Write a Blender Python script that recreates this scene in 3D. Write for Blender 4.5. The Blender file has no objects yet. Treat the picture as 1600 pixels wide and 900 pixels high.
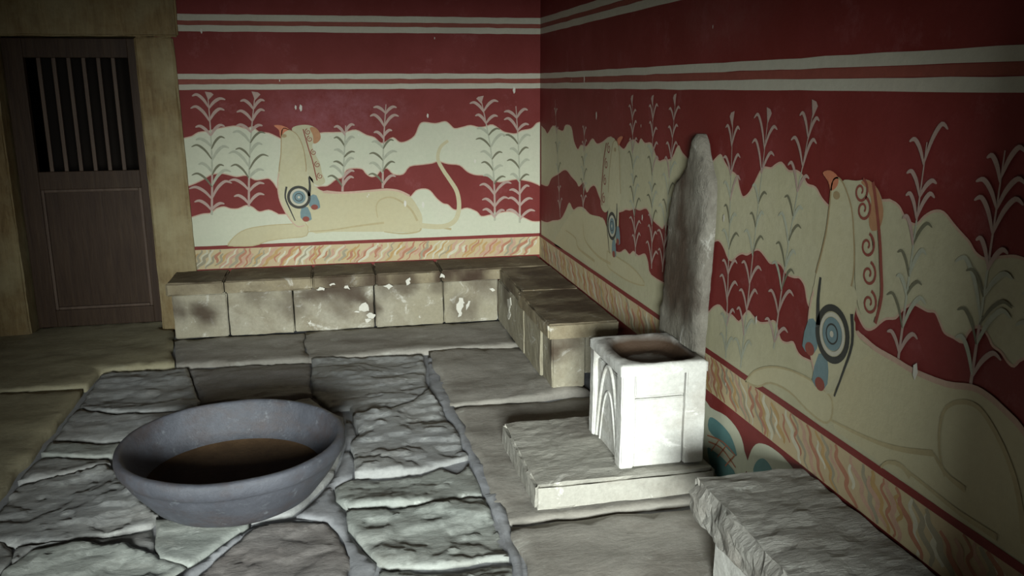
import bpy, bmesh, math, random
from mathutils import Vector, Matrix, noise, geometry

# ------------------------------------------------------------------ camera, world, light, exposure
scene = bpy.context.scene
C = scene.collection
cam_d = bpy.data.cameras.new('camera')
cam_d.sensor_width = 36.0
cam_d.lens = 36.0 * 1340 / 1600
cam_d.clip_start = 0.02
cam = bpy.data.objects.new('camera', cam_d)
C.objects.link(cam)
cam.matrix_world = Matrix(((0.97835071, 0.05128483, -0.20049877, -1.448),
                           (-0.20691614, 0.22390803, -0.9523922, -6.03),
                           (-0.00394999, 0.97326002, 0.22967224, 1.6),
                           (0, 0, 0, 1)))
scene.camera = cam

world = bpy.data.worlds.new('world')
scene.world = world
world.use_nodes = True
wbg = world.node_tree.nodes['Background']
wbg.inputs['Color'].default_value = (1.0, 0.88, 0.70, 1)
wbg.inputs['Strength'].default_value = 0.13

def area_light(name, loc, target, sx, sy, power, color):
    d = bpy.data.lights.new(name, 'AREA')
    d.shape = 'RECTANGLE'
    d.size = sx
    d.size_y = sy
    d.energy = power
    d.color = color
    d.spread = math.radians(110)
    o = bpy.data.objects.new(name, d)
    C.objects.link(o)
    o.location = loc
    o.rotation_euler = (Vector(target) - Vector(loc)).to_track_quat('-Z', 'Y').to_euler()
    return o
# daylight of the light well, coming in through the doorway behind the camera
area_light('daylight', (-2.1, -9.6, 1.85), (-0.95, -3.2, 0.4), 1.5, 1.1, 430, (0.93, 1.0, 0.96))

vs = scene.view_settings
vs.view_transform = 'Standard'
vs.look = 'None'
vs.gamma = 1.0
vs.use_curve_mapping = False
vs.exposure = 0.0
random.seed(7)

# ------------------------------------------------------------------ helpers
def link(name, bm, mat, parent=None, smooth=False):
    me = bpy.data.meshes.new(name)
    bm.normal_update()
    bm.to_mesh(me)
    bm.free()
    me.materials.append(mat)
    if smooth:
        for p in me.polygons:
            p.use_smooth = True
    o = bpy.data.objects.new(name, me)
    C.objects.link(o)
    if parent:
        o.parent = parent
    return o

def empty(name, loc=(0, 0, 0)):
    o = bpy.data.objects.new(name, None)
    C.objects.link(o)
    o.location = loc
    o.empty_display_size = 0.1
    return o

def tag(o, label=None, cat=None, group=None, kind=None):
    if label: o['label'] = label
    if cat: o['category'] = cat
    if group: o['group'] = group
    if kind: o['kind'] = kind
    return o

class NT:
    def __init__(self, name):
        self.m = bpy.data.materials.new(name)
        self.m.use_nodes = True
        self.t = self.m.node_tree
        self.b = self.t.nodes['Principled BSDF']
        self.co = self.t.nodes.new('ShaderNodeNewGeometry').outputs['Position']
    def n(self, typ, **kw):
        nd = self.t.nodes.new('ShaderNode' + typ)
        for k, v in kw.items():
            setattr(nd, k, v)
        return nd
    def l(self, a, b):
        self.t.links.new(a, b)
    def scaled(self, s):
        mp = self.n('Mapping')
        mp.inputs['Scale'].default_value = s
        self.l(self.co, mp.inputs['Vector'])
        return mp.outputs['Vector']
    def noise(self, scale, detail=5, rough=0.6, stretch=None, dist=0.0):
        nd = self.n('TexNoise')
        nd.inputs['Scale'].default_value = scale
        nd.inputs['Detail'].default_value = detail
        nd.inputs['Roughness'].default_value = rough
        nd.inputs['Distortion'].default_value = dist
        self.l(self.scaled(stretch) if stretch else self.co, nd.inputs['Vector'])
        return nd.outputs['Fac']
    def ramp(self, fac, lo, hi):
        r = self.n('MapRange')
        r.inputs['From Min'].default_value = lo
        r.inputs['From Max'].default_value = hi
        r.clamp = True
        self.l(fac, r.inputs['Value'])
        return r.outputs['Result']
    def mul(self, a, k):
        r = self.n('Math', operation='MULTIPLY')
        self.l(a, r.inputs[0])
        if isinstance(k, (int, float)):
            r.inputs[1].default_value = k
        else:
            self.l(k, r.inputs[1])
        return r.outputs[0]
    def mix(self, fac, a, b, mode='MIX'):
        r = self.n('Mix', data_type='RGBA', blend_type=mode)
        if isinstance(fac, (int, float)):
            r.inputs[0].default_value = fac
        else:
            self.l(fac, r.inputs[0])
        for i, v in ((6, a), (7, b)):
            if isinstance(v, tuple):
                r.inputs[i].default_value = v + (1,) if len(v) == 3 else v
            else:
                self.l(v, r.inputs[i])
        return r.outputs[2]
    def done(self, col, bump=None, strength=0.3, dist=0.01, rough=0.8, spec=0.25):
        self.l(col, self.b.inputs['Base Color'])
        self.b.inputs['Roughness'].default_value = rough
        self.b.inputs['Specular IOR Level'].default_value = spec
        if bump is not None:
            bp = self.n('Bump')
            bp.inputs['Strength'].default_value = strength
            bp.inputs['Distance'].default_value = dist
            self.l(bump, bp.inputs['Height'])
            self.l(bp.outputs['Normal'], self.b.inputs['Normal'])
        return self.m

def paint(name, col, wash=None, amount=0.35, dark=0.55):
    """old wall paint: mottled, with faded patches and grime"""
    k = NT(name)
    a = k.ramp(k.noise(3.0, 6, 0.65), 0.35, 0.7)
    b = k.ramp(k.noise(38.0, 4, 0.7), 0.3, 0.75)
    w = wash or tuple(min(1, c * 1.35 + 0.02) for c in col)
    d = tuple(c * dark for c in col)
    c1 = k.mix(k.mul(a, amount), col, w)
    c2 = k.mix(k.mul(b, 0.35), c1, d)
    c3 = k.mix(k.mul(k.ramp(k.noise(1.1, 4, 0.6), 0.52, 0.75), 0.45), c2, d)
    return k.done(c3, k.noise(26, 6, 0.7), 0.25, 0.006, 0.72, 0.3)

def stone(name, col, col2, dirt, stretch=(1, 1, 1), dirt_amt=0.5, light=None, bscale=9.0, bstr=0.6, bdist=0.02, rough=0.75, stain=False, spec=0.3):
    k = NT(name)
    a = k.ramp(k.noise(1.6, 6, 0.65, stretch), 0.3, 0.7)
    c = k.mix(a, col, col2)
    d = k.ramp(k.noise(3.1, 7, 0.7, stretch, 0.4), 0.5, 0.72)
    c = k.mix(k.mul(d, dirt_amt), c, dirt)
    f = k.ramp(k.noise(55, 4, 0.75), 0.35, 0.75)
    c = k.mix(k.mul(f, 0.35), c, tuple(x * 0.5 for x in col))
    if light:
        l_ = k.ramp(k.noise(7.5, 8, 0.78, stretch, 0.8), 0.575, 0.66)
        c = k.mix(k.mul(l_, 0.75), c, light)
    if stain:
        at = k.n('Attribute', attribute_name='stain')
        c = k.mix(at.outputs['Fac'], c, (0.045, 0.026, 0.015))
    h = k.noise(bscale, 9, 0.72, stretch, 0.3)
    return k.done(c, h, bstr, bdist, rough, spec)

# ------------------------------------------------------------------ materials
M = {}
k = NT('red_wall_paint')
cc = k.mix(k.ramp(k.noise(2.3, 7, 0.65), 0.42, 0.72), (0.135, 0.014, 0.011), (0.175, 0.026, 0.025))
cc = k.mix(k.mul(k.ramp(k.noise(5.0, 8, 0.75), 0.56, 0.75), 0.55), cc, (0.25, 0.085, 0.09))
cc = k.mix(k.mul(k.ramp(k.noise(1.3, 5, 0.6), 0.5, 0.72), 0.5), cc, (0.13, 0.016, 0.013))
cc = k.mix(k.mul(k.ramp(k.noise(60, 3, 0.7), 0.35, 0.75), 0.3), cc, (0.12, 0.014, 0.012))
def worn(center, radius, lo=0.55):
    mp = k.n('Mapping')
    mp.inputs['Location'].default_value = tuple(-c / r for c, r in zip(center, radius))
    mp.inputs['Scale'].default_value = tuple(1 / r for r in radius)
    k.l(k.co, mp.inputs['Vector'])
    ln = k.n('VectorMath', operation='LENGTH')
    k.l(mp.outputs['Vector'], ln.inputs[0])
    return k.mul(k.ramp(ln.outputs['Value'], 1.0, 0.35), k.ramp(k.noise(9, 8, 0.75), 0.36, 0.66))
cc = k.mix(k.mul(worn((-1.42, 0, 1.43), (0.62, 0.3, 0.20)), 0.6), cc, (0.24, 0.085, 0.105))
cc = k.mix(k.mul(worn((0.03, -2.9, 1.85), (0.3, 0.5, 0.16)), 0.3), cc, (0.20, 0.085, 0.075))
M['red'] = k.done(cc, k.noise(26, 6, 0.7), 0.25, 0.006, 0.7, 0.3)
M['red_line'] = paint('dark_red_line_paint', (0.16, 0.022, 0.018))
M['cream'] = paint('cream_green_paint', (0.45, 0.465, 0.355), (0.48, 0.455, 0.37), 0.6, 0.72)
M['cream_ochre_dim'] = paint('dim_cream_ochre_paint', (0.38, 0.355, 0.23), (0.42, 0.395, 0.28), 0.6, 0.7)
M['stripe'] = paint('grey_cream_stripe_paint', (0.43, 0.42, 0.345), (0.40, 0.355, 0.29), 0.7, 0.65)
M['beast'] = paint('buff_beast_paint', (0.42, 0.385, 0.25), (0.40, 0.34, 0.20), 0.5, 0.75)
M['neck'] = paint('ochre_buff_paint', (0.41, 0.375, 0.235), (0.44, 0.415, 0.30), 0.6, 0.7)
M['outline'] = paint('brown_outline_paint', (0.28, 0.21, 0.11))
M['outline_soft'] = paint('soft_tan_outline_paint', (0.35, 0.295, 0.165))
M['pink'] = paint('pink_edge_paint', (0.42, 0.29, 0.22))
M['leaf_pale'] = paint('pale_mauve_leaf_paint', (0.34, 0.245, 0.21))
M['leaf_grey'] = paint('grey_green_leaf_paint', (0.32, 0.33, 0.255))
M['leaf_dark'] = paint('dark_olive_leaf_paint', (0.13, 0.125, 0.08))
M['rust'] = paint('rust_red_paint', (0.42, 0.15, 0.08))
M['plume'] = paint('terracotta_plume_paint', (0.33, 0.17, 0.085))
M['blue'] = paint('slate_blue_paint', (0.13, 0.19, 0.20))
M['teal'] = paint('teal_paint', (0.10, 0.22, 0.22))
M['black'] = paint('black_paint', (0.035, 0.035, 0.03))
M['maroon'] = paint('maroon_paint', (0.20, 0.05, 0.035))
M['dado'] = paint('dado_buff_paint', (0.42, 0.35, 0.205), (0.42, 0.30, 0.19), 0.8, 0.75)
M['vein_red'] = paint('dado_red_vein', (0.34, 0.155, 0.095))
M['vein_ochre'] = paint('dado_ochre_vein', (0.37, 0.24, 0.10))
M['vein_grey'] = paint('dado_grey_vein', (0.27, 0.24, 0.165))
M['vein_pink'] = paint('dado_pink_vein', (0.40, 0.255, 0.18))
M['vein_cream'] = paint('dado_cream_vein', (0.47, 0.44, 0.33))
M['plaster'] = paint('white_plaster', (0.52, 0.50, 0.44))
M['slate'] = stone('grey_slate', (0.25, 0.255, 0.26), (0.33, 0.33, 0.315), (0.13, 0.11, 0.09), (0.8, 1.6, 1), 0.5, (0.44, 0.45, 0.43), 7, 0.4, 0.02, 0.6)
M['slate_dark'] = stone('dark_slate', (0.19, 0.17, 0.16), (0.245, 0.235, 0.225), (0.10, 0.075, 0.055), (0.8, 1.5, 1), 0.55, (0.36, 0.36, 0.34), 7, 0.4, 0.02, 0.6)
M['slate_green'] = stone('greenish_slate', (0.265, 0.285, 0.265), (0.33, 0.34, 0.315), (0.16, 0.145, 0.12), (0.8, 1.6, 1), 0.45, (0.48, 0.50, 0.47), 7, 0.4, 0.02, 0.6)
M['paving'] = stone('brown_grey_paving', (0.255, 0.235, 0.205), (0.33, 0.31, 0.275), (0.11, 0.085, 0.065), (0.8, 1.3, 1), 0.55, (0.38, 0.37, 0.33), 6, 0.35, 0.02, 0.7)
M['paving_olive'] = stone('olive_paving', (0.29, 0.26, 0.165), (0.35, 0.32, 0.225), (0.11, 0.09, 0.055), (0.8, 1.3, 1), 0.5, (0.33, 0.31, 0.22), 6, 0.35, 0.02, 0.75)
M['mortar'] = stone('blue_grey_mortar', (0.24, 0.245, 0.265), (0.30, 0.305, 0.315), (0.16, 0.145, 0.135), (1, 1, 1), 0.4, None, 14, 0.4, 0.01, 0.8)
M['bench'] = stone('gypsum_bench_block', (0.27, 0.24, 0.165), (0.36, 0.335, 0.27), (0.12, 0.08, 0.04), (1, 1, 1), 0.6, (0.60, 0.58, 0.52), 11, 0.45, 0.012, 0.75, True)
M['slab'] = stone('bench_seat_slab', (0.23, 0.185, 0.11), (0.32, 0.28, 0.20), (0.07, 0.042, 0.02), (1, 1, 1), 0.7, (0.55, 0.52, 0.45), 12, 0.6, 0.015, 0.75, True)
M['slab_dark'] = stone('dark_seat_slab', (0.15, 0.105, 0.055), (0.20, 0.15, 0.09), (0.06, 0.035, 0.02), (1, 1, 1), 0.6, None, 12, 0.5, 0.012, 0.8, True)
M['slab_grey'] = stone('rough_grey_bench_slab', (0.22, 0.21, 0.185), (0.31, 0.30, 0.275), (0.10, 0.075, 0.055), (0.6, 1.6, 0.9), 0.6, (0.50, 0.50, 0.46), 30, 0.8, 0.014, 0.7)
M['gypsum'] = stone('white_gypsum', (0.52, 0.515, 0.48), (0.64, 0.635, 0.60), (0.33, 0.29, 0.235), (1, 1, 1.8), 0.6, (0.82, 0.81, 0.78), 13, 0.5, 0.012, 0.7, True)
M['gypsum_back'] = stone('weathered_gypsum', (0.145, 0.13, 0.10), (0.24, 0.225, 0.19), (0.06, 0.046, 0.034), (1, 1, 0.6), 0.9, (0.46, 0.45, 0.41), 18, 0.9, 0.02, 0.6, True, 0.5)
M['footstone'] = stone('footstone', (0.34, 0.325, 0.28), (0.42, 0.405, 0.36), (0.17, 0.14, 0.11), (0.8, 1.4, 1), 0.5, (0.72, 0.70, 0.64), 10, 0.6, 0.015, 0.7, True)
k = NT('blue_grey_stone_bowl')
cc = k.mix(k.ramp(k.noise(4, 6, 0.65), 0.35, 0.68), (0.052, 0.055, 0.067), (0.090, 0.094, 0.112))
cc = k.mix(k.mul(k.ramp(k.noise(5.5, 7, 0.7, (1, 1, 1.6)), 0.46, 0.66), 0.75), cc, (0.060, 0.046, 0.045))
cc = k.mix(k.mul(k.ramp(k.noise(14, 8, 0.8), 0.57, 0.68), 0.6), cc, (0.20, 0.215, 0.235))
cc = k.mix(k.mul(k.ramp(k.noise(70, 4, 0.8), 0.45, 0.75), 0.45), cc, (0.045, 0.045, 0.052))
M['bowl'] = k.done(cc, k.noise(32, 9, 0.8), 0.6, 0.008, 0.5, 0.4)
k = NT('brown_bowl_shade')
M['bowl_shade'] = k.done(k.mix(k.ramp(k.noise(6, 6, 0.7), 0.35, 0.7), (0.045, 0.025, 0.012), (0.08, 0.047, 0.023)), k.noise(30, 6, 0.7), 0.4, 0.01, 0.85)
k = NT('aged_brown_timber')
g = k.noise(6, 7, 0.7, (6, 6, 0.7), 0.5)
M['timber'] = k.done(k.mix(k.ramp(k.noise(2.2, 6, 0.7), 0.4, 0.72), k.mix(k.ramp(g, 0.35, 0.65), (0.115, 0.072, 0.030), (0.205, 0.145, 0.066)), (0.27, 0.23, 0.13)), g, 0.4, 0.01, 0.7)
k = NT('dark_brown_door_wood')
g = k.noise(5, 7, 0.7, (7, 7, 0.6), 0.4)
M['door'] = k.done(k.mix(k.ramp(g, 0.35, 0.7), (0.026, 0.012, 0.006), (0.048, 0.027, 0.014)), g, 0.3, 0.008, 0.6)
k = NT('door_bar_wood')
g = k.noise(5, 7, 0.7, (7, 7, 0.6), 0.4)
M['bar'] = k.done(k.mix(k.ramp(g, 0.35, 0.7), (0.06, 0.038, 0.027), (0.10, 0.068, 0.05)), g, 0.3, 0.008, 0.6)
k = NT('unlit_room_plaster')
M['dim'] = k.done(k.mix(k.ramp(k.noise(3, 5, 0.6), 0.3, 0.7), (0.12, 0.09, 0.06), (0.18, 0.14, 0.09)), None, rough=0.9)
k = NT('ceiling_timber')
M['ceiling'] = k.done(k.mix(k.ramp(k.noise(4, 6, 0.6, (1, 8, 1)), 0.3, 0.7), (0.11, 0.07, 0.04), (0.17, 0.12, 0.07)), None, rough=0.85)

# ------------------------------------------------------------------ geometry helpers
def fbm(x, y, z=0.0, o=4):
    return noise.fractal(Vector((x, y, z)), 0.9, 2.1, o)

def smooth01(t):
    t = max(0.0, min(1.0, t))
    return t * t * (3 - 2 * t)

def box_bm(x0, x1, y0, y1, z0, z1, bm=None, bev=0.0):
    bm = bm or bmesh.new()
    r = bmesh.ops.create_cube(bm, size=1.0)
    for v in r['verts']:
        v.co = Vector(((x0 + x1) / 2 + v.co.x * (x1 - x0), (y0 + y1) / 2 + v.co.y * (y1 - y0), (z0 + z1) / 2 + v.co.z * (z1 - z0)))
    if bev:
        es = list({e for v in r['verts'] for e in v.link_edges})
        bmesh.ops.bevel(bm, geom=es, offset=bev, segments=2, affect='EDGES', profile=0.6)
    return bm

def rough_block(name, x0, x1, y0, y1, z0, z1, mat, parent, seg=0.05, amp=0.006, edge=0.008, seed=0.0, stain_shade_spots=(), shape=None, chip=0.0, top_shade=0.0):
    """hewn block: box cut into a grid, worn along its edges and uneven on its faces"""
    bm = box_bm(x0, x1, y0, y1, z0, z1)
    for ax, a, b in ((0, x0, x1), (1, y0, y1), (2, z0, z1)):
        n = max(2, min(60, int((b - a) / seg)))
        cuts = [a + (b - a) * i / n for i in range(1, n)]
        cuts += [a + edge, b - edge]
        for c in sorted(cuts):
            no = Vector((0, 0, 0)); no[ax] = 1
            co = Vector((0, 0, 0)); co[ax] = c
            bmesh.ops.bisect_plane(bm, geom=bm.verts[:] + bm.edges[:] + bm.faces[:], plane_co=co, plane_no=no, dist=1e-6)
    st = bm.verts.layers.float.new('stain')
    cen = Vector(((x0 + x1) / 2, (y0 + y1) / 2, (z0 + z1) / 2))
    for v in bm.verts:
        p = v.co.copy()
        topd = top_shade if p.z > z1 - 1e-5 else 0.0  # top faces darkened: shade of low-angle light painted into the colour
        out = Vector((0, 0, 0)); ne = 0
        for ax, a, b in ((0, x0, x1), (1, y0, y1), (2, z0, z1)):
            if p[ax] < a + 1e-5: out[ax] = -1; ne += 1
            elif p[ax] > b - 1e-5: out[ax] = 1; ne += 1
        n1 = noise.noise_vector(p * 7 + Vector((seed, seed, 0)))
        n2 = noise.noise_vector(p * 21 + Vector((seed, 0, seed)))
        q = p + out * (n1.x * 0.7 + n2.x * 0.5) * amp
        if ne >= 2:
            wear = edge * (0.7 + 0.5 * n1.y) + chip * max(0.0, fbm(p.x * 6 + seed, p.y * 6, p.z * 6) + 0.15)
            q = q - out * wear
        if shape: q = shape(q, out)
        v.co = q
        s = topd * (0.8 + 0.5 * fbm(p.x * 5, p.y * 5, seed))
        for (sx, sy, sz, r, k_) in stain_shade_spots:
            d = (p - Vector((sx, sy, sz))).length / r + 0.45 * fbm(p.x * 9, p.y * 9, p.z * 9)
            s = max(s, k_ * smooth01(1.25 - d))
        v[st] = s
    bmesh.ops.recalc_face_normals(bm, faces=bm.faces)
    return link(name, bm, mat, parent)

def resample(pts, step, closed=True):
    out = []
    n = len(pts)
    for i in range(n if closed else n - 1):
        a = Vector(pts[i][:2]); b = Vector(pts[(i + 1) % n][:2])
        m = max(1, int((b - a).length / step))
        for j in range(m):
            out.append(a.lerp(b, j / m))
    if not closed: out.append(Vector(pts[-1][:2]))
    return out

def catmull(pts, sub=4, closed=False):
    n = len(pts)
    P = [Vector(p) for p in pts]
    out = []
    for i in range(n if closed else n - 1):
        p0 = P[(i - 1) % n] if (closed or i > 0) else P[0]
        p1 = P[i]; p2 = P[(i + 1) % n]
        p3 = P[(i + 2) % n] if (closed or i + 2 < n) else P[-1]
        for j in range(sub):
            t = j / sub
            out.append(0.5 * ((2 * p1) + (p2 - p0) * t + (2 * p0 - 5 * p1 + 4 * p2 - p3) * t * t + (3 * p1 - p0 - 3 * p2 + p3) * t ** 3))
    if not closed: out.append(P[-1])
    return out

def area2(pts):
    return sum(pts[i][0] * pts[(i + 1) % len(pts)][1] - pts[(i + 1) % len(pts)][0] * pts[i][1] for i in range(len(pts)))

def seg_dist(p, a, b):
    d = b - a
    t = max(0.0, min(1.0, (p - a).dot(d) / max(1e-9, d.length_squared)))
    return (p - a - d * t).length

def inside(p, poly):
    c = False
    j = len(poly) - 1
    for i in range(len(poly)):
        a, b = poly[i], poly[j]
        if (a.y > p.y) != (b.y > p.y) and p.x < (b.x - a.x) * (p.y - a.y) / (b.y - a.y) + a.x:
            c = not c
        j = i
    return c

def ledge(x, y, s, amp, lev):
    """split-slate relief: long stepped flakes"""
    n = fbm(x * 1.6 + s, y * 3.2 - s, s, 3) + 0.16 * fbm(x * 9 + s, y * 14, s, 3)
    t = n * lev
    f = math.floor(t)
    return (f + smooth01((t - f - 0.90) / 0.10)) * amp

def paving(name, pts, top, mat, parent, depth=0.05, cell=0.035, amp=0.007, lev=3.0, jitter=0.022, seed=0.0, rnd=0.009, grow=0.0, tilt=(0, 0)):
    if area2(pts) < 0: pts = pts[::-1]
    if grow:
        Q = [Vector(p[:2]) for p in pts]
        m_ = len(Q)
        pts = []
        for i in range(m_):
            e1 = (Q[i] - Q[i - 1]).normalized(); e2 = (Q[(i + 1) % m_] - Q[i]).normalized()
            nn = Vector((e1.y + e2.y, -e1.x - e2.x))
            pts.append(Q[i] + nn.normalized() * grow if nn.length > 1e-6 else Q[i])
    ol = resample(pts, cell * 1.2)
    n = len(ol)
    ol = [p + Vector((fbm(p.x * 6 + seed, p.y * 6, 1.0), fbm(p.x * 6, p.y * 6 + seed, 5.0))) * jitter for p in ol]
    xs = [p.x for p in ol]; ys = [p.y for p in ol]
    vs_ = list(ol)
    es = [(i, (i + 1) % n) for i in range(n)]
    cx, cy = sum(xs) / n, sum(ys) / n
    y = min(ys)
    while y < max(ys):
        x = min(xs)
        while x < max(xs):
            p = Vector((x + random.uniform(-.3, .3) * cell, y + random.uniform(-.3, .3) * cell))
            if inside(p, ol):
                d = min(seg_dist(p, ol[i], ol[(i + 1) % n]) for i in range(n)) if cell < 0.06 else 1
                if d > cell * 0.35: vs_.append(p)
            x += cell
        y += cell
    V, E_, F_, *_r = geometry.delaunay_2d_cdt(vs_, es, [list(range(n))], 1, 1e-5)
    bm = bmesh.new()
    bv = []
    for p in V:
        d = min(seg_dist(p, ol[i], ol[(i + 1) % n]) for i in range(n))
        z = top + ledge(p.x, p.y, seed, amp, lev) + 0.004 * fbm(p.x * 9, p.y * 9, seed) + (p.x - cx) * tilt[0] + (p.y - cy) * tilt[1]
        z -= rnd * (1 - smooth01(d / (rnd * 1.4))) * (0.8 + 0.6 * fbm(p.x * 5, p.y * 5, seed + 3))
        bv.append(bm.verts.new((p.x, p.y, z)))
    for f in F_:
        try: bm.faces.new([bv[i] for i in f])
        except ValueError: pass
    bmesh.ops.recalc_face_normals(bm, faces=bm.faces)
    if sum(f.normal.z for f in bm.faces) < 0: bmesh.ops.reverse_faces(bm, faces=bm.faces)
    be = [e for e in bm.edges if e.is_boundary]
    r = bmesh.ops.extrude_edge_only(bm, edges=be)
    for v in r['geom']:
        if isinstance(v, bmesh.types.BMVert): v.co.z = top - depth
    return link(name, bm, mat, parent, True)

# ------------------------------------------------------------------ room shell
WX = 0.03          # plane of the right wall
fl = link('floor', box_bm(-4.3, WX, -5.82, 0.2, -0.16, -0.028), M['mortar'])
tag(fl, kind='structure')
wb = link('wall_back', box_bm(-2.50, WX + 0.25, 0.0, 0.25, -0.16, 2.75), M['red'])
tag(wb, kind='structure')
wr = link('wall_right', box_bm(WX, WX + 0.25, -5.85, 0.0, -0.16, 2.75), M['red'])
tag(wr, kind='structure')
bm = box_bm(-4.3, -3.66, 0.0, 0.25, -0.16, 2.75)
box_bm(-3.66, -2.5, 0.0, 0.25, 2.24, 2.75, bm)
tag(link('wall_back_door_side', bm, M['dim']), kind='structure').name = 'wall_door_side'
tag(link('wall_left', box_bm(-4.55, -4.3, -5.85, 0.25, -0.16, 2.75), M['dim']), kind='structure')
tag(link('ceiling', box_bm(-4.55, WX + 0.25, -5.85, 0.25, 2.75, 2.9), M['ceiling']), kind='structure')
bm = box_bm(-4.55, -2.42, -5.95, -5.82, -0.16, 2.75)  # unseen wall; opening shaped so jambs and lintel cut the daylight
box_bm(-0.79, WX, -5.95, -5.82, -0.16, 2.75, bm)
box_bm(-2.42, -0.79, -5.95, -5.82, 1.74, 2.75, bm)
tag(link('wall_front', bm, M['dim']), kind='structure')

# ------------------------------------------------------------------ door and its timber frame
lint = rough_block('trim_lintel', -3.9, -2.352, -0.03, 0.2, 1.912, 2.35, M['timber'], None, 0.08, 0.006, 0.012, 3)
lint.name = 'trim_3'; tag(lint, kind='structure')
def lean(q, out):
    if out.x > 0: q.x += 0.022 * (1 - q.z / 2)
    return q
po = rough_block('trim_1', -2.62, -2.385, -0.03, 0.2, -0.02, 1.912, M['timber'], None, 0.07, 0.006, 0.012, 5, shape=lean); tag(po, kind='structure')
po = rough_block('trim_2', -3.95, -3.44, -0.03, 0.2, -0.02, 1.912, M['timber'], None, 0.07, 0.006, 0.012, 9); tag(po, kind='structure')

door = empty('door_1', (-3.02, 0.12, 0.0))
tag(door, kind='structure')
def dpart(name, x0, x1, z0, z1, y0, y1, mat, bev=0.004, extra=None):
    bm = box_bm(x0, x1, y0, y1, z0, z1, None, bev)
    if extra: extra(bm)
    bmesh.ops.translate(bm, verts=bm.verts, vec=(3.02, -0.12, 0))
    return link(name, bm, mat, door)
dpart('door_stile', -3.43, -3.313, 0.015, 1.905, 0.10, 0.15, M['door'])
dpart('door_stile', -2.692, -2.615, 0.015, 1.905, 0.10, 0.15, M['door'])
dpart('door_rail', -3.313, -2.692, 1.785, 1.905, 0.10, 0.15, M['door'])
dpart('door_rail', -3.313, -2.692, 0.945, 1.063, 0.10, 0.15, M['door'])
dpart('door_rail', -3.313, -2.692, 0.015, 0.13, 0.10, 0.15, M['door'])
dpart('door_panel', -3.30, -2.70, 0.12, 0.95, 0.125, 0.145, M['door'])
for x0, x1, z0, z1 in ((-3.313, -3.293, 0.13, 0.945), (-2.712, -2.692, 0.13, 0.945), (-3.293, -2.712, 0.925, 0.945), (-3.293, -2.712, 0.13, 0.15)):
    dpart('panel_moulding', x0, x1, z0, z1, 0.106, 0.128, M['bar'], 0.006)
bw = 0.621 / 7
for i in range(1, 7):
    xc = -3.313 + bw * i - 0.004
    dpart('door_bar', xc - 0.012, xc + 0.012, 1.063, 1.785, 0.108, 0.128, M['bar'])
bm = box_bm(-3.7, -2.45, 0.9, 0.95, -0.1, 2.3)
box_bm(-3.75, -3.7, 0.25, 0.95, -0.1, 2.3, bm)
box_bm(-2.45, -2.40, 0.25, 0.95, -0.1, 2.3, bm)
box_bm(-3.75, -2.40, 0.25, 0.95, 2.3, 2.35, bm)
box_bm(-3.75, -2.40, 0.20, 0.95, -0.15, -0.1, bm)
k = NT('passage_shade_plaster')
M['passage_shade'] = k.done(k.mix(k.noise(4, 4, 0.6), (0.008, 0.006, 0.005), (0.016, 0.011, 0.008)), None, rough=0.95)  # near-black colour stands in for the unlit darkness of the passage
tag(link('wall_passage', bm, M['passage_shade']), kind='structure')

# ------------------------------------------------------------------ wall paintings: flat layers of paint on the two walls
class Wall:
    def __init__(self, kind, root): self.kind = kind; self.root = root
    def p(self, u, v, layer):
        d = layer * 0.0007
        return Vector((u, -d, v)) if self.kind == 'back' else Vector((WX - d, u, v))
    def face_dir(self): return Vector((0, -1, 0)) if self.kind == 'back' else Vector((-1, 0, 0))
WBACK, WRIGHT = Wall('back', wb), Wall('right', wr)

def add_poly(bm, wall, pts, layer, sm=0, jit=0.0):
    P = [Vector(p[:2]) for p in pts]
    if sm: P = catmull(P, sm, True)
    if jit: P = [p + Vector((fbm(p.x * 25, p.y * 25, 2), fbm(p.x * 25, p.y * 25, 9))) * jit for p in P]
    vs_ = [bm.verts.new(wall.p(p.x, p.y, layer)) for p in P]
    f = bm.faces.new(vs_)
    f.normal_update()
    if f.normal.dot(wall.face_dir()) < 0: f.normal_flip()
    bmesh.ops.triangulate(bm, faces=[f], ngon_method='EAR_CLIP')

def add_stroke(bm, wall, pts, w, layer, sm=3, taper=(1.0, 1.0)):
    """brush stroke along a line; w is a width or a list of widths"""
    P = catmull([p[:2] for p in pts], sm) if sm else [Vector(p[:2]) for p in pts]
    n = len(P)
    prev = None
    for i in range(n):
        a = P[max(0, i - 1)]; b = P[min(n - 1, i + 1)]
        t = (b - a)
        if t.length < 1e-7: t = Vector((1, 0))
        t.normalize()
        nn = Vector((-t.y, t.x))
        s = i / (n - 1)
        ww = w * (taper[0] * (1 - s) + taper[1] * s) if not callable(w) else w(s)
        va = bm.verts.new(wall.p(*(P[i] + nn * ww / 2), layer))
        vb = bm.verts.new(wall.p(*(P[i] - nn * ww / 2), layer))
        if prev:
            f = bm.faces.new((prev[0], va, vb, prev[1]))
            f.normal_update()
            if f.normal.dot(wall.face_dir()) < 0: f.normal_flip()
        prev = (va, vb)

def disc(bm, wall, c, rx, ry, layer, n=32):
    add_poly(bm, wall, [(c[0] + rx * math.cos(2 * math.pi * i / n), c[1] + ry * math.sin(2 * math.pi * i / n)) for i in range(n)], layer)

def ring(bm, wall, c, rx, ry, w, layer, a0=0, a1=360, n=36):
    add_stroke(bm, wall, [(c[0] + rx * math.cos(math.radians(a0 + (a1 - a0) * i / n)), c[1] + ry * math.sin(math.radians(a0 + (a1 - a0) * i / n))) for i in range(n + 1)], w, layer, 0)

def paint_obj(name, wall, bm, mat, parent=None, stuff=False):
    o = link(name, bm, M[mat], parent or wall.root)
    if stuff: o['kind'] = 'stuff'
    return o

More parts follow.
